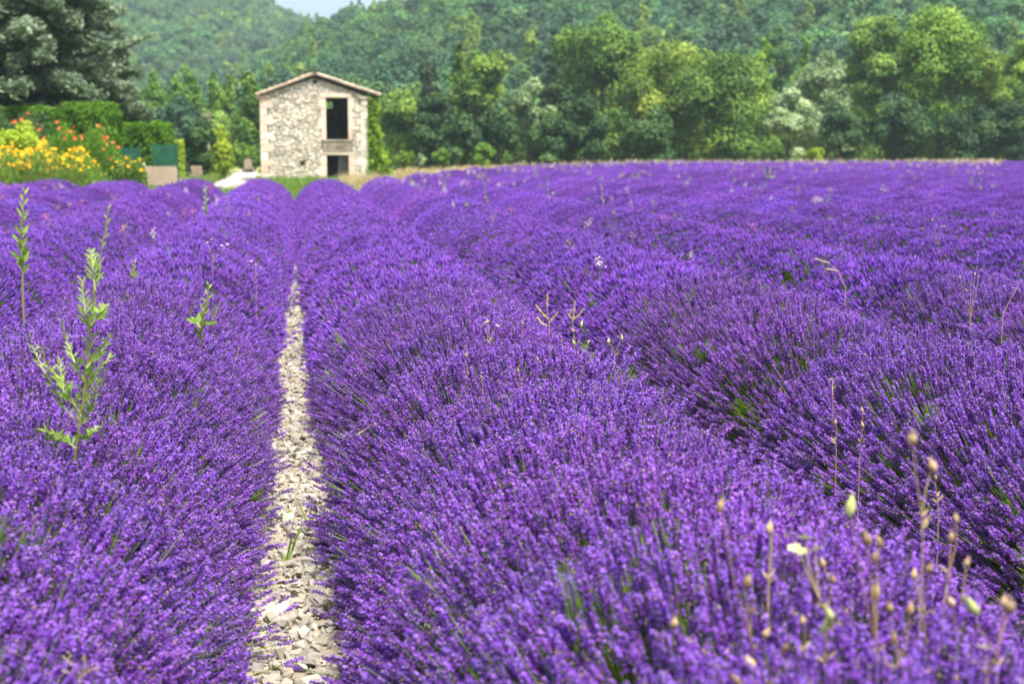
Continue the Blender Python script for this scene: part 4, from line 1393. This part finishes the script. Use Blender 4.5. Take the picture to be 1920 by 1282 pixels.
def lavender_row(k, label):
    x = (k - 0.5) * S if k > 0 else (k + 0.5) * S
    x -= 0.03
    r = np.random.default_rng(500 + k)
    y0, y1 = half_y(x), row_end(x)
    notch = {1: 6.55, 2: 6.6, -1: 10.2, 3: 11.5}.get(k)
    ctr = plant_line(r, y0, y1, notch)
    t = empty('lavender_row', (0, 0, 0), label, 'lavender row', 'rows of lavender')
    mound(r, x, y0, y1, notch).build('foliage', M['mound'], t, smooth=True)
    P1, D1, P2, D2, P3, R3, S3 = [], [], [], [], [], [], []
    shift = lambda P: P + np.stack([np.full(len(P), x), 0 * P[:, 1], gz(P[:, 1])], 1)
    step = 0.5
    for ya in np.arange(y0, y1, step):
        if ya < NEAR:
            tip, dr = row_tips(r, int(step * np.interp(ya, [4, 6, 9], [4900, 4600, 3900])), ya, ya + step, ctr, notch)
            P1.append(shift(tip)); D1.append(dr)
        elif ya < MID:
            tip, dr = row_tips(r, int(step * np.interp(ya, [9, 14, 21], [2300, 1800, 1400])), ya, ya + step, ctr, notch)
            P2.append(shift(tip)); D2.append(dr)
    yf = max(y0, MID) if y0 < MID else y0
    last = NEAR + step * math.ceil((MID - y0) / step) if False else (y0 + step * math.ceil(max(0.0, MID - y0) / step))
    for ya in np.arange(last + 0.37, y1, 0.75):
        P3.append((x + r.normal(0, 0.02), ya, float(gz(ya)))); R3.append((0, 0, math.pi * r.integers(0, 2) + r.normal(0, 0.05))); S3.append(r.uniform(0.96, 1.05))
    if P1:
        P1 = np.concatenate(P1); D1 = np.concatenate(D1)
        P1 = P1 - D1 * 0.026
        # the 300 that show largest become parts of their own
        v = P1 - np.array([0, 0, CAM_H])
        cy, sy = math.cos(YAW), math.sin(YAW)
        cp, sp = math.cos(PITCH), math.sin(PITCH)
        fx = v[:, 0] * cy - v[:, 1] * sy
        f0 = v[:, 0] * sy + v[:, 1] * cy
        fz = f0 * cp - v[:, 2] * sp
        fy = f0 * sp + v[:, 2] * cp
        px = CX + F_PX * fx / fz; py = CY - F_PX * fy / fz
        # outermost only: the tip is near the plants' surface on the camera side
        inside = (fz > 0.5) & (px > 10) & (px < 1910) & (py > 300) & (py < 1275)
        idx = r.integers(0, 9, len(P1))
        bare = np.zeros(len(P1), bool)
        for q in r.choice(len(P1), int(8.0 * (NEAR - y0)) if y0 < NEAR else 0, replace=False):
            d = P1 - P1[q]
            al = d @ D1[q]
            pe = np.linalg.norm(d - al[:, None] * D1[q], axis=1)
            bare |= (pe < r.uniform(0.022, 0.05)) & (np.abs(al) < 0.16)
        idx[bare] = r.integers(9, 12, bare.sum())
        inside = inside & ~bare
        score = np.where(inside, fz + 0.9 * r.random(len(fz)) - 0.8 * P1[:, 2], 1e9)
        near_i = np.argsort(score)[:300]
        near_i = near_i[score[near_i] < 1e8]
        spin = r.uniform(0, 6.283, len(P1))
        rot = euler_z_to(D1, spin)
        sc_ = r.uniform(0.72, 1.18, len(P1))
        for q in near_i:
            o = bpy.data.objects.new('flower_spike', spike_meshes[int(idx[q])])
            o.location = P1[q]; o.rotation_euler = rot[q]; o.scale = (sc_[q],) * 3
            link(o, t)
        rest = np.setdiff1d(np.arange(len(P1)), near_i)
        scatter('flower_heads', grp_near, P1[rest], rot[rest], sc_[rest], 12, t, idx=idx[rest])
    if P2:
        P2 = np.concatenate(P2); D2 = np.concatenate(D2)
        P2 = P2 - D2 * 0.03
        scatter('flower_heads', grp_mid, P2, euler_z_to(D2, r.uniform(0, 6.28, len(P2))), r.uniform(0.8, 1.15, len(P2)), 5, t)
    if P3:
        scatter('flower_heads', grp_far, P3, R3, S3, 5, t)
    return t

ROW_LABELS = {
    1: 'near lavender row on the house-doorway side of the stony gap, dotted with tan seed pods',
    -1: 'near lavender row on the garden side of the stony gap, with tall green weed',
    2: 'second lavender row from the stony gap towards the far trees, showing green stems',
    -2: 'second lavender row from the stony gap towards the garden',
}
ORD = {3: 'third', 4: 'fourth', 5: 'fifth', 6: 'sixth', 7: 'seventh', 8: 'eighth', 9: 'ninth', 10: 'tenth'}
for k in (1, -1, 2, -2, 3, 4, 5, 6, 7, 8, 9, 10, -3, -4, -5):
    lab = ROW_LABELS.get(k) or ('%s lavender row counted from the stony gap towards %s' % (ORD[abs(k)], 'the far trees' if k > 0 else 'the garden'))
    lavender_row(k, lab)

def far_field():
    r = np.random.default_rng(900)
    P, Ro, S_ = [], [], []
    for k in range(11, 33):
        x = (k - 0.5) * S
        for ya in np.arange(half_y(x), row_end(x), 0.75):
            P.append((x + r.normal(0, 0.02), ya, float(gz(ya)))); Ro.append((0, 0, math.pi * r.integers(0, 2) + r.normal(0, 0.05))); S_.append(r.uniform(0.95, 1.06))
    o = scatter('lavender_field', grp_far, P, Ro, S_, 5)
    tag(o, 'far lavender rows merging into one purple sheet before the trees', 'lavender field')
    # soil shade below them is the field's own soil; the mounds keep the soil from showing
far_field()


# ------------------------------------------------------------------ stones in the gap
def stone_mesh(r):
    import bmesh
    bm = bmesh.new()
    pts = r.normal(size=(13, 3)); pts = unit(pts) * r.uniform(0.7, 1.0, (13, 1)) * np.array([1.0, r.uniform(0.5, 0.9), r.uniform(0.35, 0.7)])
    for p in pts: bm.verts.new(p)
    res = bmesh.ops.convex_hull(bm, input=bm.verts)
    bmesh.ops.delete(bm, geom=[e for e in res['geom_interior'] if isinstance(e, bmesh.types.BMVert)], context='VERTS')
    me = bpy.data.meshes.new('stone')
    bm.to_mesh(me); bm.free()
    me.materials.append(M['stone'])
    return me
rs = np.random.default_rng(61)
stone_meshes = [stone_mesh(rs) for k in range(14)]
grp_stone = scatter_group('gravel_stones', [bpy.data.objects.new('gravel_proto%d' % k, m) for k, m in enumerate(stone_meshes)])

def stony_path():
    ys = np.arange(2.0, 41.0, 0.5)
    xs = np.linspace(-0.34, 0.32, 5)
    path = sheet('stony_path', xs, ys, lambda X, Y: gz(Y), M['soil'], off=0.004)
    r = np.random.default_rng(62)
    n = 300
    y = 4.1 + 5.4 * r.random(n) ** 1.35
    x = -0.03 + r.uniform(-0.18, 0.18, n)
    s = 0.011 + 0.040 * r.random(n) ** 2.2
    big = [(-0.10, 4.92, 0.085), (-0.03, 5.05, 0.05), (-0.12, 6.45, 0.045), (0.06, 4.62, 0.045), (-0.06, 5.55, 0.05), (0.03, 5.8, 0.045), (-0.16, 4.55, 0.05)]
    for k, (a, b, c) in enumerate(big):
        x[k], y[k], s[k] = a, b, c
    for k in range(n):
        o = bpy.data.objects.new('stone', stone_meshes[int(r.integers(0, 14))])
        o.location = (x[k], y[k], float(gz(y[k])) + s[k] * 0.22)
        o.rotation_euler = (r.normal(0, 0.25), r.normal(0, 0.25), r.uniform(0, 6.28) if k >= len(big) else r.normal(0, 0.3))
        o.scale = (s[k],) * 3
        link(o, path)
    m = 20000
    y = 2.2 + 38 * r.random(m) ** 1.9
    x = r.uniform(-0.32, 0.30, m)
    s = 0.004 + 0.036 * r.random(m) ** 3.2 + 0.0007 * y
    P = np.stack([x, y, gz(y) + s * 0.2 + 0.012 * r.random(m)], 1)
    scatter('gravel', grp_stone, P, np.stack([r.normal(0, .6, m), r.normal(0, .6, m), r.uniform(0, 6.28, m)], 1), s, 14, path)
stony_path()


# ------------------------------------------------------------------ weeds and seed heads
def blade(g, p0, p1, w, mat=0, tint=0.5, sag=0.0, side=None):
    """A narrow leaf from p0 to p1, with a fold along its middle."""
    p0, p1 = np.array(p0), np.array(p1)
    d = p1 - p0
    if side is None:
        side = np.cross(d, np.array([0.2, -1.0, 0.3]))
    side = unit(side)
    up = unit(np.cross(side, d))
    m1, m2 = p0 + d * 0.35, p0 + d * 0.72
    m1 = m1 + np.array([0, 0, sag * np.linalg.norm(d)]); m2 = m2 + np.array([0, 0, sag * 0.9 * np.linalg.norm(d)])
    V = [p0, m1 + side * w, m1 - up * w * 0.25, m1 - side * w, m2 + side * w * 0.75, m2 - up * w * 0.2, m2 - side * w * 0.75, p1]
    g.add(V, [(0, 1, 2), (0, 2, 3)], mat, tint)
    g.add(V, [(1, 4, 5, 2), (2, 5, 6, 3)], mat, tint)
    g.add(V, [(4, 7, 5), (5, 7, 6)], mat, tint)


def leafy_weed(name, label, Y, stem_px, branches, leaf_len, nleaf, seed, cat='weed', group='green weeds standing in the lavender', mat='weed', w=0.16, sw=1.25):
    """stem_px: pixels along the main stem from the base upwards; branches: lists of pixels."""
    r = np.random.default_rng(seed)
    pts = [pix(a, b, Y) for a, b in stem_px]
    base = pts[0].copy(); base.z = float(gz(Y)) + 0.25
    t = empty(name, base, label, cat, group)
    k = Y / F_PX
    rel = [p - base for p in pts]
    s = G()
    allp = [Vector((0, 0, 0))] + rel
    s.tube(allp, np.linspace(2.0, 0.8, len(allp)) * k * sw, 6, 0, 0.3)
    s.build('stem', M['weedstem'], t)
    lines = [(rel, nleaf)]
    for br in branches:
        bp = [pix(a, b, Y + r.uniform(-0.06, 0.06)) - base for a, b in br]
        g = G(); g.tube(bp, np.linspace(1.3, 0.6, len(bp)) * k * 1.2, 5, 0, 0.65)
        g.build('branch', M['weedstem'], t)
        lines.append((bp, max(7, nleaf // 2)))
    for line, nl in lines:
        seg = [(line[i + 1] - line[i]).length for i in range(len(line) - 1)]
        tot = sum(seg)
        for q in range(nl):
            u = (0.12 + 0.88 * (q + 0.5) / nl) * tot
            i = 0
            while i < len(seg) - 1 and u > seg[i]:
                u -= seg[i]; i += 1
            p = line[i].lerp(line[i + 1], min(1, u / seg[i]))
            d = (line[i + 1] - line[i]).normalized()
            frac = q / nl
            a = q * 2.4 + r.uniform(-0.4, 0.4)
            out = Vector((math.cos(a), 0.7 * math.sin(a), 0))
            v = (out * r.uniform(0.45, 0.85) + d * r.uniform(0.6, 1.0)).normalized()
            L = leaf_len * k * (1.0 - 0.55 * frac) * r.uniform(0.7, 1.15)
            g = G()
            blade(g, (0, 0, 0), tuple(v * L), L * w * r.uniform(0.8, 1.2), 0, min(1, 0.25 + 0.55 * frac + r.uniform(-0.15, 0.2)), 0.04)
            # side lobes of the lower leaves
            if frac < 0.3 and leaf_len > 28:
                for sg in (-1, 1):
                    o2 = Vector((-v.z * sg, 0.3 * sg, v.x * sg))
                    st = v * L * 0.45
                    blade(g, tuple(st), tuple(st + (v * 0.7 + o2 * 0.6) * L * 0.38), L * w * 0.55, 0, 0.45)
            ob = g.build('leaf', M[mat], t)
            ob.location = p
    return t

leafy_weed('mugwort_plant', 'tall branching pale green weed rising highest among the lavender', 4.0,
           [(140, 860), (150, 790), (160, 720), (168, 640), (176, 560), (188, 480), (200, 420), (203, 388)],
           [[(150, 800), (118, 760), (85, 700), (60, 648)], [(152, 780), (120, 720), (92, 690), (75, 650)], [(158, 720), (140, 680), (125, 640), (114, 600)],
            [(162, 690), (185, 660), (205, 630)], [(168, 630), (160, 590), (153, 525)], [(170, 610), (185, 590), (196, 572)], [(178, 545), (174, 500), (170, 468)],
            [(148, 800), (170, 760), (184, 712)], [(150, 770), (120, 740), (112, 672)], [(146, 830), (165, 815), (182, 800)], [(150, 745), (175, 700), (208, 668)], [(142, 840), (110, 815), (82, 806)]],
           30, 46, 1, 'weed', w=0.085)
leafy_weed('leafy_weed', 'single upright green weed stem nearest the frame edge, behind the tall branching weed', 9.3,
           [(42, 540), (42, 500), (40, 450), (43, 400), (46, 356)], [], 32, 26, 2, w=0.13)
leafy_weed('leafy_weed', 'small bent green weed sprig between the tall branching weed and the gap', 7.2,
           [(376, 660), (376, 615), (384, 580), (390, 555), (392, 532)], [[(376, 615), (368, 605), (364, 598)], [(378, 610), (392, 606), (400, 604)]], 26, 18, 3, w=0.14)
leafy_weed('leafy_weed', 'short green spike standing just above the tall branching weed tip', 9.5, [(250, 540), (251, 520), (252, 490)], [], 12, 12, 4, w=0.3)
leafy_weed('leafy_weed', 'grey-green weed stalk before the white road end', 20, [(387, 420), (386, 390), (385, 345)], [], 10, 16, 5, mat='silver', w=0.3, sw=0.55)
leafy_weed('leafy_weed', 'thin straight stalk between the road and the house corner', 19, [(427, 425), (427, 395), (427, 360)], [], 5, 10, 6, mat='silver', w=0.3, sw=0.55)
leafy_weed('leafy_weed', 'tall thin grey stalk beyond the second row crest, below conical tree', 21, [(918, 410), (912, 370), (905, 325)], [], 6, 12, 7, mat='silver', w=0.3, sw=0.55)
leafy_weed('leafy_weed', 'bushy yellow-green weed far out in the field before the willows', 45, [(1443, 350), (1443, 330), (1444, 312)], [[(1443, 340), (1452, 330), (1456, 322)], [(1443, 342), (1436, 330), (1433, 320)]], 7, 12, 8, mat='lime', w=0.3)
leafy_weed('leafy_weed', 'thin pale stalk in the field below the grey willow', 26, [(1030, 400), (1028, 370), (1026, 330)], [], 6, 12, 9, mat='silver', w=0.3, sw=0.55)
leafy_weed('leafy_weed', 'thin pale stalk in the field below the yellow-tinged tree', 25, [(1131, 405), (1130, 370), (1126, 335)], [], 6, 12, 10, mat='silver', w=0.3, sw=0.55)


def pod_mesh(r, green=False, L=0.022, rad=0.0068):
    g = G()
    prof = [(0, 0.25), (0.15, 0.75), (0.4, 1.0), (0.65, 0.85), (0.85, 0.45), (1.0, 0.28)]
    n = 8
    V = []
    for z, w in prof:
        for k in range(n):
            a = 6.283 * k / n
            q = w * (1 + 0.07 * (k % 2) * 2 - 0.07)
            V.append((math.cos(a) * rad * q, math.sin(a) * rad * q, z * L))
    F = [(j * n + k, j * n + (k + 1) % n, (j + 1) * n + (k + 1) % n, (j + 1) * n + k) for j in range(len(prof) - 1) for k in range(n)]
    g.add(V, F, 0, r.uniform(0.2, 0.9, len(F)))
    for k in range(5):                                     # teeth at the mouth
        a = 6.283 * k / 5
        c, s = math.cos(a), math.sin(a)
        g.add([(c * rad * .3 - s * .001, s * rad * .3 + c * .001, L * .97), (c * rad * .3 + s * .001, s * rad * .3 - c * .001, L * .97), (c * rad * .62, s * rad * .62, L * 1.2)], (0, 1, 2), 0, 0.9)
    return g.mesh('seed_pod', [M['podgreen' if green else 'pod']], True)
rp_ = np.random.default_rng(71)
pods_tan = [pod_mesh(rp_) for k in range(4)]
pods_green = [pod_mesh(rp_, True, 0.026, 0.0062) for k in range(2)]
cream_b = blossom(rp_, 0.012, 6, ['whitef', 'podgreen'], 0.4)
yellow_b = blossom(rp_, 0.013, 6, ['podgreen', 'podgreen'], 0.3)
GW = 'dried seed stalks standing in the lavender'


def pod_plant(label, Y, base_px, heads, seed, scale=1.0, name='seed_stalk', group=GW):
    """A thin stalk that forks to its seed pods; heads: (px, py, 't' tan, 'g' green, 'w' white, 'y' yellowish)."""
    r = np.random.default_rng(seed)
    b = pix(base_px[0], base_px[1], Y)
    t = empty(name, b, label, 'seed stalk', group)
    rel = [pix(h[0], h[1], Y + r.uniform(-0.04, 0.04)) - b for h in heads]
    g = G()
    cx = sum(v.x for v in rel) / len(rel); zt = min(v.z for v in rel)
    fork = Vector((cx * 0.55, sum(v.y for v in rel) / len(rel) * 0.5, zt * 0.45))
    g.tube([(0, 0, -0.25), (0, 0, 0), tuple(fork)], [0.0017, 0.0016, 0.0014], 5, 0, 0.6)
    for v in rel:
        m = (fork + v) / 2 + Vector((r.uniform(-0.006, 0.006) + 0.12 * (v.x - fork.x), 0, 0.004))
        g.tube([tuple(fork), tuple(m), tuple(v)], [0.0013, 0.0011, 0.0010], 5, 0, r.uniform(0.2, 0.9))
    # a few dry leaflets on the stalk
    for q in range(4):
        p = fork * r.uniform(0.6, 1.0)
        a = r.uniform(0, 6.28)
        blade(g, tuple(p), tuple(p + Vector((math.cos(a) * 0.018, math.sin(a) * 0.01, 0.014))), 0.0022, 0, 0.8)
    g.build('stem', M['podstem'], t)
    for h, v in zip(heads, rel):
        me = {'t': pods_tan[int(r.integers(0, 4))], 'g': pods_green[int(r.integers(0, 2))], 'w': cream_b, 'y': yellow_b}[h[2]]
        o = bpy.data.objects.new('seed_pod' if h[2] in 'tg' else 'flower', me)
        d = (v - fork).normalized()
        d = (d + Vector((r.uniform(-0.6, 0.6), r.uniform(-0.4, 0.4), 0.45))).normalized()
        o.rotation_euler = d.to_track_quat('Z', 'Y').to_euler()
        o.location = v - d * 0.011 * scale
        q = scale * r.uniform(0.85, 1.2)
        o.scale = (q * r.uniform(0.8, 1.15), q, q * r.uniform(0.85, 1.1))
        link(o, t)
    return t

PODS = [
 # middle cluster, near focus
 ('two stacked tan pods on a thin stalk beside the dry grass plume', 5.9, (985, 700), [(980, 606, 't'), (978, 640, 't')], 1.0),
 ('forked stalk with one green and two tan pods, tallest of middle cluster', 5.9, (1082, 690), [(1074, 620, 't'), (1090, 610, 'g'), (1076, 642, 'g'), (1104, 640, 't')], 1.05),
 ('single tan pod between plume and forked green pod stalk', 5.7, (1056, 710), [(1053, 638, 't')], 1.0),
 ('lone tan pod on upright stalk nearest the green stems notch', 5.4, (880, 730), [(874, 666, 't')], 0.95),
 ('small tan pod low under the dry grass plume', 5.3, (1010, 720), [(1008, 674, 't')], 0.9),
 ('small dark tan pod low between notch pod and green bud', 4.95, (910, 780), [(902, 706, 't')], 0.85),
 ('single green bud standing below the stacked tan pods', 5.0, (970, 740), [(971, 695, 'g')], 0.9),
 ('pair of narrow green buds spreading beside the middle cluster', 5.8, (1152, 680), [(1141, 640, 'g'), (1166, 634, 'g')], 0.95),
 ('flat yellowish flower head with white bloom above the notch', 6.2, (920, 660), [(904, 606, 'y'), (934, 607, 'w'), (912, 600, 'y')], 1.0),
 # towards the second row
 ('two tan pods one above another at the second row foot', 4.5, (1612, 850), [(1616, 768, 't'), (1617, 797, 't')], 0.95),
 ('single little tan pod left of the two stacked pods by second row', 4.2, (1568, 850), [(1566, 792, 't')], 0.8),
 ('blurred pair of pale tan pods high on a thin stalk', 2.3, (1730, 1040), [(1710, 822, 't'), (1748, 873, 't')], 1.15),
 ('small cream pod just beneath the blurred pale pair', 3.4, (1760, 960), [(1754, 895, 't')], 0.7),
 # lower corner cluster
 ('tall tan pod leading a leaning stalk of four pods', 2.30, (1440, 1290), [(1351, 948, 't'), (1401, 1092, 't'), (1409, 1142, 't'), (1437, 1186, 't')], 1.04),
 ('single tan pod between the tall leaning stalk and pale flower head', 2.39, (1440, 1140), [(1443, 990, 't')], 0.99),
 ('tall stalk topped by round green pod with tan pods along it', 2.16, (1660, 1290), [(1594, 955, 'g'), (1625, 1012, 't'), (1648, 1014, 't'), (1642, 1042, 't'), (1640, 1112, 't')], 1.09),
 ('stalk with pale yellow-green open flower head', 2.21, (1575, 1200), [(1509, 998, 'y'), (1500, 1024, 'y'), (1528, 1019, 'y'), (1488, 1018, 'y')], 0.94),
 ('two tan pods under the pale yellow-green flower head', 2.39, (1580, 1200), [(1542, 1054, 't'), (1561, 1085, 't')], 0.94),
 ('dry twisted pods with pointed husks standing under pale pair', 2.30, (1770, 1130), [(1792, 970, 't'), (1783, 1006, 't')], 0.99),
 ('large brown pod with small companion beside tall green pod stalk', 2.25, (1735, 1200), [(1743, 1062, 't'), (1714, 1074, 't')], 1.09),
 ('upright stalk with pod above pod near frame edge', 2.25, (1800, 1240), [(1813, 1053, 't'), (1783, 1128, 't')], 0.99),
 ('lone tan pod farthest from the lower cluster, nearest the gap', 2.35, (1268, 1270), [(1264, 1168, 't')], 0.94),
 ('two pale green pods close together low in the cluster', 2.07, (1550, 1270), [(1555, 1152, 'g'), (1545, 1176, 'g')], 1.04),
 ('single tan pod next to the two pale green pods', 2.16, (1510, 1260), [(1505, 1160, 't')], 0.94),
 ('three withered tan pods crowded low in the cluster', 2.12, (1690, 1290), [(1667, 1137, 't'), (1707, 1141, 't'), (1676, 1195, 't')], 0.99),
 ('biggest blurred tan pod with yellow-green pod near frame corner', 2.02, (1870, 1290), [(1883, 1124, 't'), (1826, 1141, 'g'), (1893, 1136, 't')], 1.13),
 ('group of four tan pods at the very bottom of the cluster', 2.07, (1430, 1310), [(1473, 1213, 't'), (1475, 1247, 't'), (1407, 1243, 't'), (1380, 1274, 't')], 0.94),
 ('small white bloom low near the frame corner', 1.98, (1850, 1290), [(1847, 1203, 'w')], 0.94),
 ('pale yellow-green umbel on branching stalk in second row', 7.6, (1822, 640), [(1800, 520, 'g'), (1812, 545, 'g'), (1828, 514, 'g'), (1835, 520, 'g'), (1820, 535, 'g')], 0.55),
 ('round cream flower head in second row above green stems', 6.0, (1625, 700), [(1622, 660, 'w')], 1.0),
 ('small cream flower head in second row nearer the notch', 5.4, (1562, 740), [(1558, 708, 'w')], 0.9),
 ('cluster of cream seed tufts on the garden-side row crest', 11, (398, 500), [(388, 452, 'y'), (396, 446, 'w'), (392, 470, 'y'), (417, 458, 'w'), (427, 456, 'w')], 1.2),
 ('smaller cream tufts on garden-side row closer to gap', 9.5, (480, 530), [(470, 488, 'w'), (480, 494, 'w'), (490, 500, 'w')], 1.0),
 ('reddish-tan seed cluster far out on third row crest', 12, (1765, 480), [(1748, 412, 't'), (1765, 425, 't'), (1772, 422, 'w'), (1730, 430, 't')], 1.3),
 ('bright white flower far out in the field', 30, (1656, 372), [(1652, 352, 'w'), (1660, 354, 'w')], 4.0),
]
for i, (lab, Y, b, hs, s) in enumerate(PODS):
    pod_plant(lab, Y, b, hs, 300 + i, s)


def plume(label, Y, stem_px, sides, seed, k2=1.0):
    """A dry grass plume: stem, side branches and spikelets."""
    r = np.random.default_rng(seed)
    pts = [pix(a, b, Y) for a, b in stem_px]
    t = empty('grass_plume', pts[0], label, 'dry grass', 'dry grass plumes in the lavender')
    k = Y / F_PX
    rel = [p - pts[0] for p in pts]
    g = G(); g.tube([(0, 0, -0.2)] + [tuple(p) for p in rel], np.linspace(0.9, 0.4, len(rel) + 1) * k, 5, 0, 0.6)
    lines = [rel[len(rel) // 2:]]
    for sd in sides:
        bp = [pix(a, b, Y) - pts[0] for a, b in sd]
        g.tube(bp, np.linspace(0.5, 0.3, len(bp)) * k, 4, 0, 0.5)
        lines.append(bp)
    g.build('stem', M['dry'], t)
    s = G()
    for ln in lines:
        for i in range(len(ln) - 1):
            for q in range(24):
                p = ln[i].lerp(ln[i + 1], r.random())
                d = (ln[i + 1] - ln[i]).normalized() + Vector((r.uniform(-0.35, 0.35), r.uniform(-0.3, 0.3), 0.1))
                blade(s, tuple(p), tuple(p + d.normalized() * 7.5 * k * k2 * r.uniform(0.6, 1.2)), 1.15 * k * k2, 0, r.uniform(0.4, 1))
    s.build('spikelet', M['dry'], t)

plume('tall dry beige grass plume in the middle seed cluster', 6.6, [(1031, 640), (1030, 610), (1026, 580), (1027, 552)], [[(1028, 600), (1018, 588), (1006, 574)], [(1029, 605), (1036, 598), (1042, 590)], [(1028, 612), (1016, 606), (1010, 598)]], 1)
plume('shorter dry grass plume behind the forked green pod stalk', 6.5, [(1076, 640), (1074, 605), (1078, 568)], [[(1075, 600), (1084, 592), (1092, 582)], [(1074, 600), (1068, 592), (1070, 584)]], 2)
plume('drooping pale grass plume on the second row crest', 9.0, [(1585, 540), (1572, 510), (1556, 494), (1532, 486)], [[(1572, 508), (1560, 506), (1552, 505)]], 3)
plume('straight dry grass stalk on the garden-side row near the gap', 7.2, [(432, 720), (440, 680), (450, 650)], [], 4, 0.5)
plume('short bent dry stalk leaning over the near row beside gap', 5.5, [(712, 790), (700, 795), (688, 802), (674, 812)], [[(700, 795), (704, 802), (706, 806)]], 5, 0.7)
plume('dry slanting stalk at the frame edge of the second row', 7.4, [(1880, 590), (1895, 560), (1912, 530)], [], 6, 0.5)


plume('bleached bundle of dry grass low in the near garden-side row', 2.6, [(150, 1290), (150, 1270), (140, 1250), (120, 1232)], [[(150, 1270), (165, 1258), (180, 1252)], [(150, 1275), (160, 1250), (158, 1232)], [(150, 1275), (135, 1262), (122, 1258)]], 7, 1.0)


def grass_clump(label, Y, base_px, tips, seed, mat='weed', w=2.6):
    r = np.random.default_rng(seed)
    for _ in range(6):
        Y = (CAM_H - float(gz(Y))) * F_PX / (base_px[1] - 307)
    Y -= 0.02
    b = pix(*base_px, Y)
    t = empty('grass_clump', b, label, 'grass', 'green grass growing in the stony gap')
    k = Y / F_PX
    for (a, c) in tips:
        p = pix(a, c, Y + r.uniform(-0.03, 0.03)) - b
        g = G(); blade(g, (r.uniform(-.006, .006), r.uniform(-.006, .006), 0), tuple(p), w * k * r.uniform(0.7, 1.2), 0, r.uniform(0.4, 1), 0.05, side=np.array([1.0, 0.3, 0.05]))
        g.build('leaf', M[mat], t)

grass_clump('bright grass tuft with long leaning blade in the stony gap', 5.9, (535, 1062), [(570, 975), (548, 1000), (530, 1035), (545, 1020)], 1)
grass_clump('upright grass tuft beside the lavender in the stony gap', 6.6, (582, 1000), [(556, 932), (600, 932), (584, 938), (572, 968), (594, 972)], 2)
grass_clump('low broad-leaved green weed beside the round white stone', 6.55, (530, 978), [(514, 965), (528, 961), (542, 968), (548, 953), (520, 988), (538, 988)], 3, w=5)
grass_clump('tiny green seedling near the large flat stone', 4.95, (550, 1195), [(546, 1185), (556, 1184), (562, 1195), (544, 1198)], 4, w=5)
grass_clump('small grass sprig at the garden-side edge of the gap', 4.75, (480, 1222), [(470, 1205), (492, 1212), (482, 1200)], 5, w=4)
grass_clump('tiny green sprout at the bottom of the stony gap', 4.35, (604, 1282), [(598, 1270), (610, 1268), (602, 1275)], 6, w=5)
grass_clump('reddish green sprout in the middle of the stony gap', 5.6, (513, 1085), [(506, 1070), (522, 1076), (514, 1068)], 7, w=5)


def field_specks():
    """Far wild flowers and dry heads sprinkled over the lavender: nobody could count them."""
    r = np.random.default_rng(81)
    protos = []
    for k, mm in enumerate(('whitef', 'dry', 'pinkf', 'weed', 'podgreen')):
        g = G()
        n = 30
        P = r.normal(0, 0.035, size=(n, 3)) * np.array([1, 1, 1.2]); 
        leaves(g, P, r.normal(size=(n, 3)), 0.016, r, 0, r.random(n))
        g.tube([(0, 0, -0.3), (0, 0, 0)], 0.003, 4, 1)
        protos.append(bpy.data.objects.new('speck%d' % k, g.mesh('speck', [M[mm], M['weedstem']])))
    grp = scatter_group('field_specks', protos)
    P, I = [], []
    for q in range(1100):
        k = int(r.integers(2, 30)); x = (k - 0.5) * S + r.normal(0, 0.4)
        y = r.uniform(max(10, x / 0.52), row_end(x)) if r.random() < 0.5 else row_end(x) - 16 * r.random() ** 1.6
        if y < x / 0.53 or y < 9: continue
        P.append((x, y, float(gz(y)) + 0.80 + r.uniform(0.0, 0.14))); I.append(r.choice(5, p=[0.16, 0.30, 0.12, 0.24, 0.18]))
    for q in range(70):
        x = r.uniform(-8, -0.3); y = r.uniform(14, 40)
        P.append((x, y, float(gz(y)) + 0.80)); I.append(r.choice([1, 2, 2, 1, 0]))
    P = np.array(P)
    o = scatter('wildflowers', grp, P, np.stack([0 * P[:, 0], 0 * P[:, 0], r.uniform(0, 6, len(P))], 1), np.interp(P[:, 1], [9, 60, 100], [0.5, 1.1, 1.7]) * r.uniform(0.6, 1.3, len(P)), 5, idx=I)
    tag(o, 'scattered cream, pink and yellowish wild flowers over the far lavender', 'wild flowers')
field_specks()


# ------------------------------------------------------------------ summer haze
def haze():
    m, t, out = new_mat('haze_air')
    v = t.nodes.new('ShaderNodeVolumePrincipled')
    v.inputs['Color'].default_value = (0.74, 0.93, 1.0, 1)
    v.inputs['Density'].default_value = 0.00034
    v.inputs['Anisotropy'].default_value = 0.2
    t.links.new(v.outputs['Volume'], out.inputs['Volume'])
    o = G().box(-480, 520, -70, 1000, -1.4, 150).build('haze', m)
    o['kind'] = 'stuff'
    tag(o, 'thin pale summer haze over the valley and hills', 'haze')
haze()
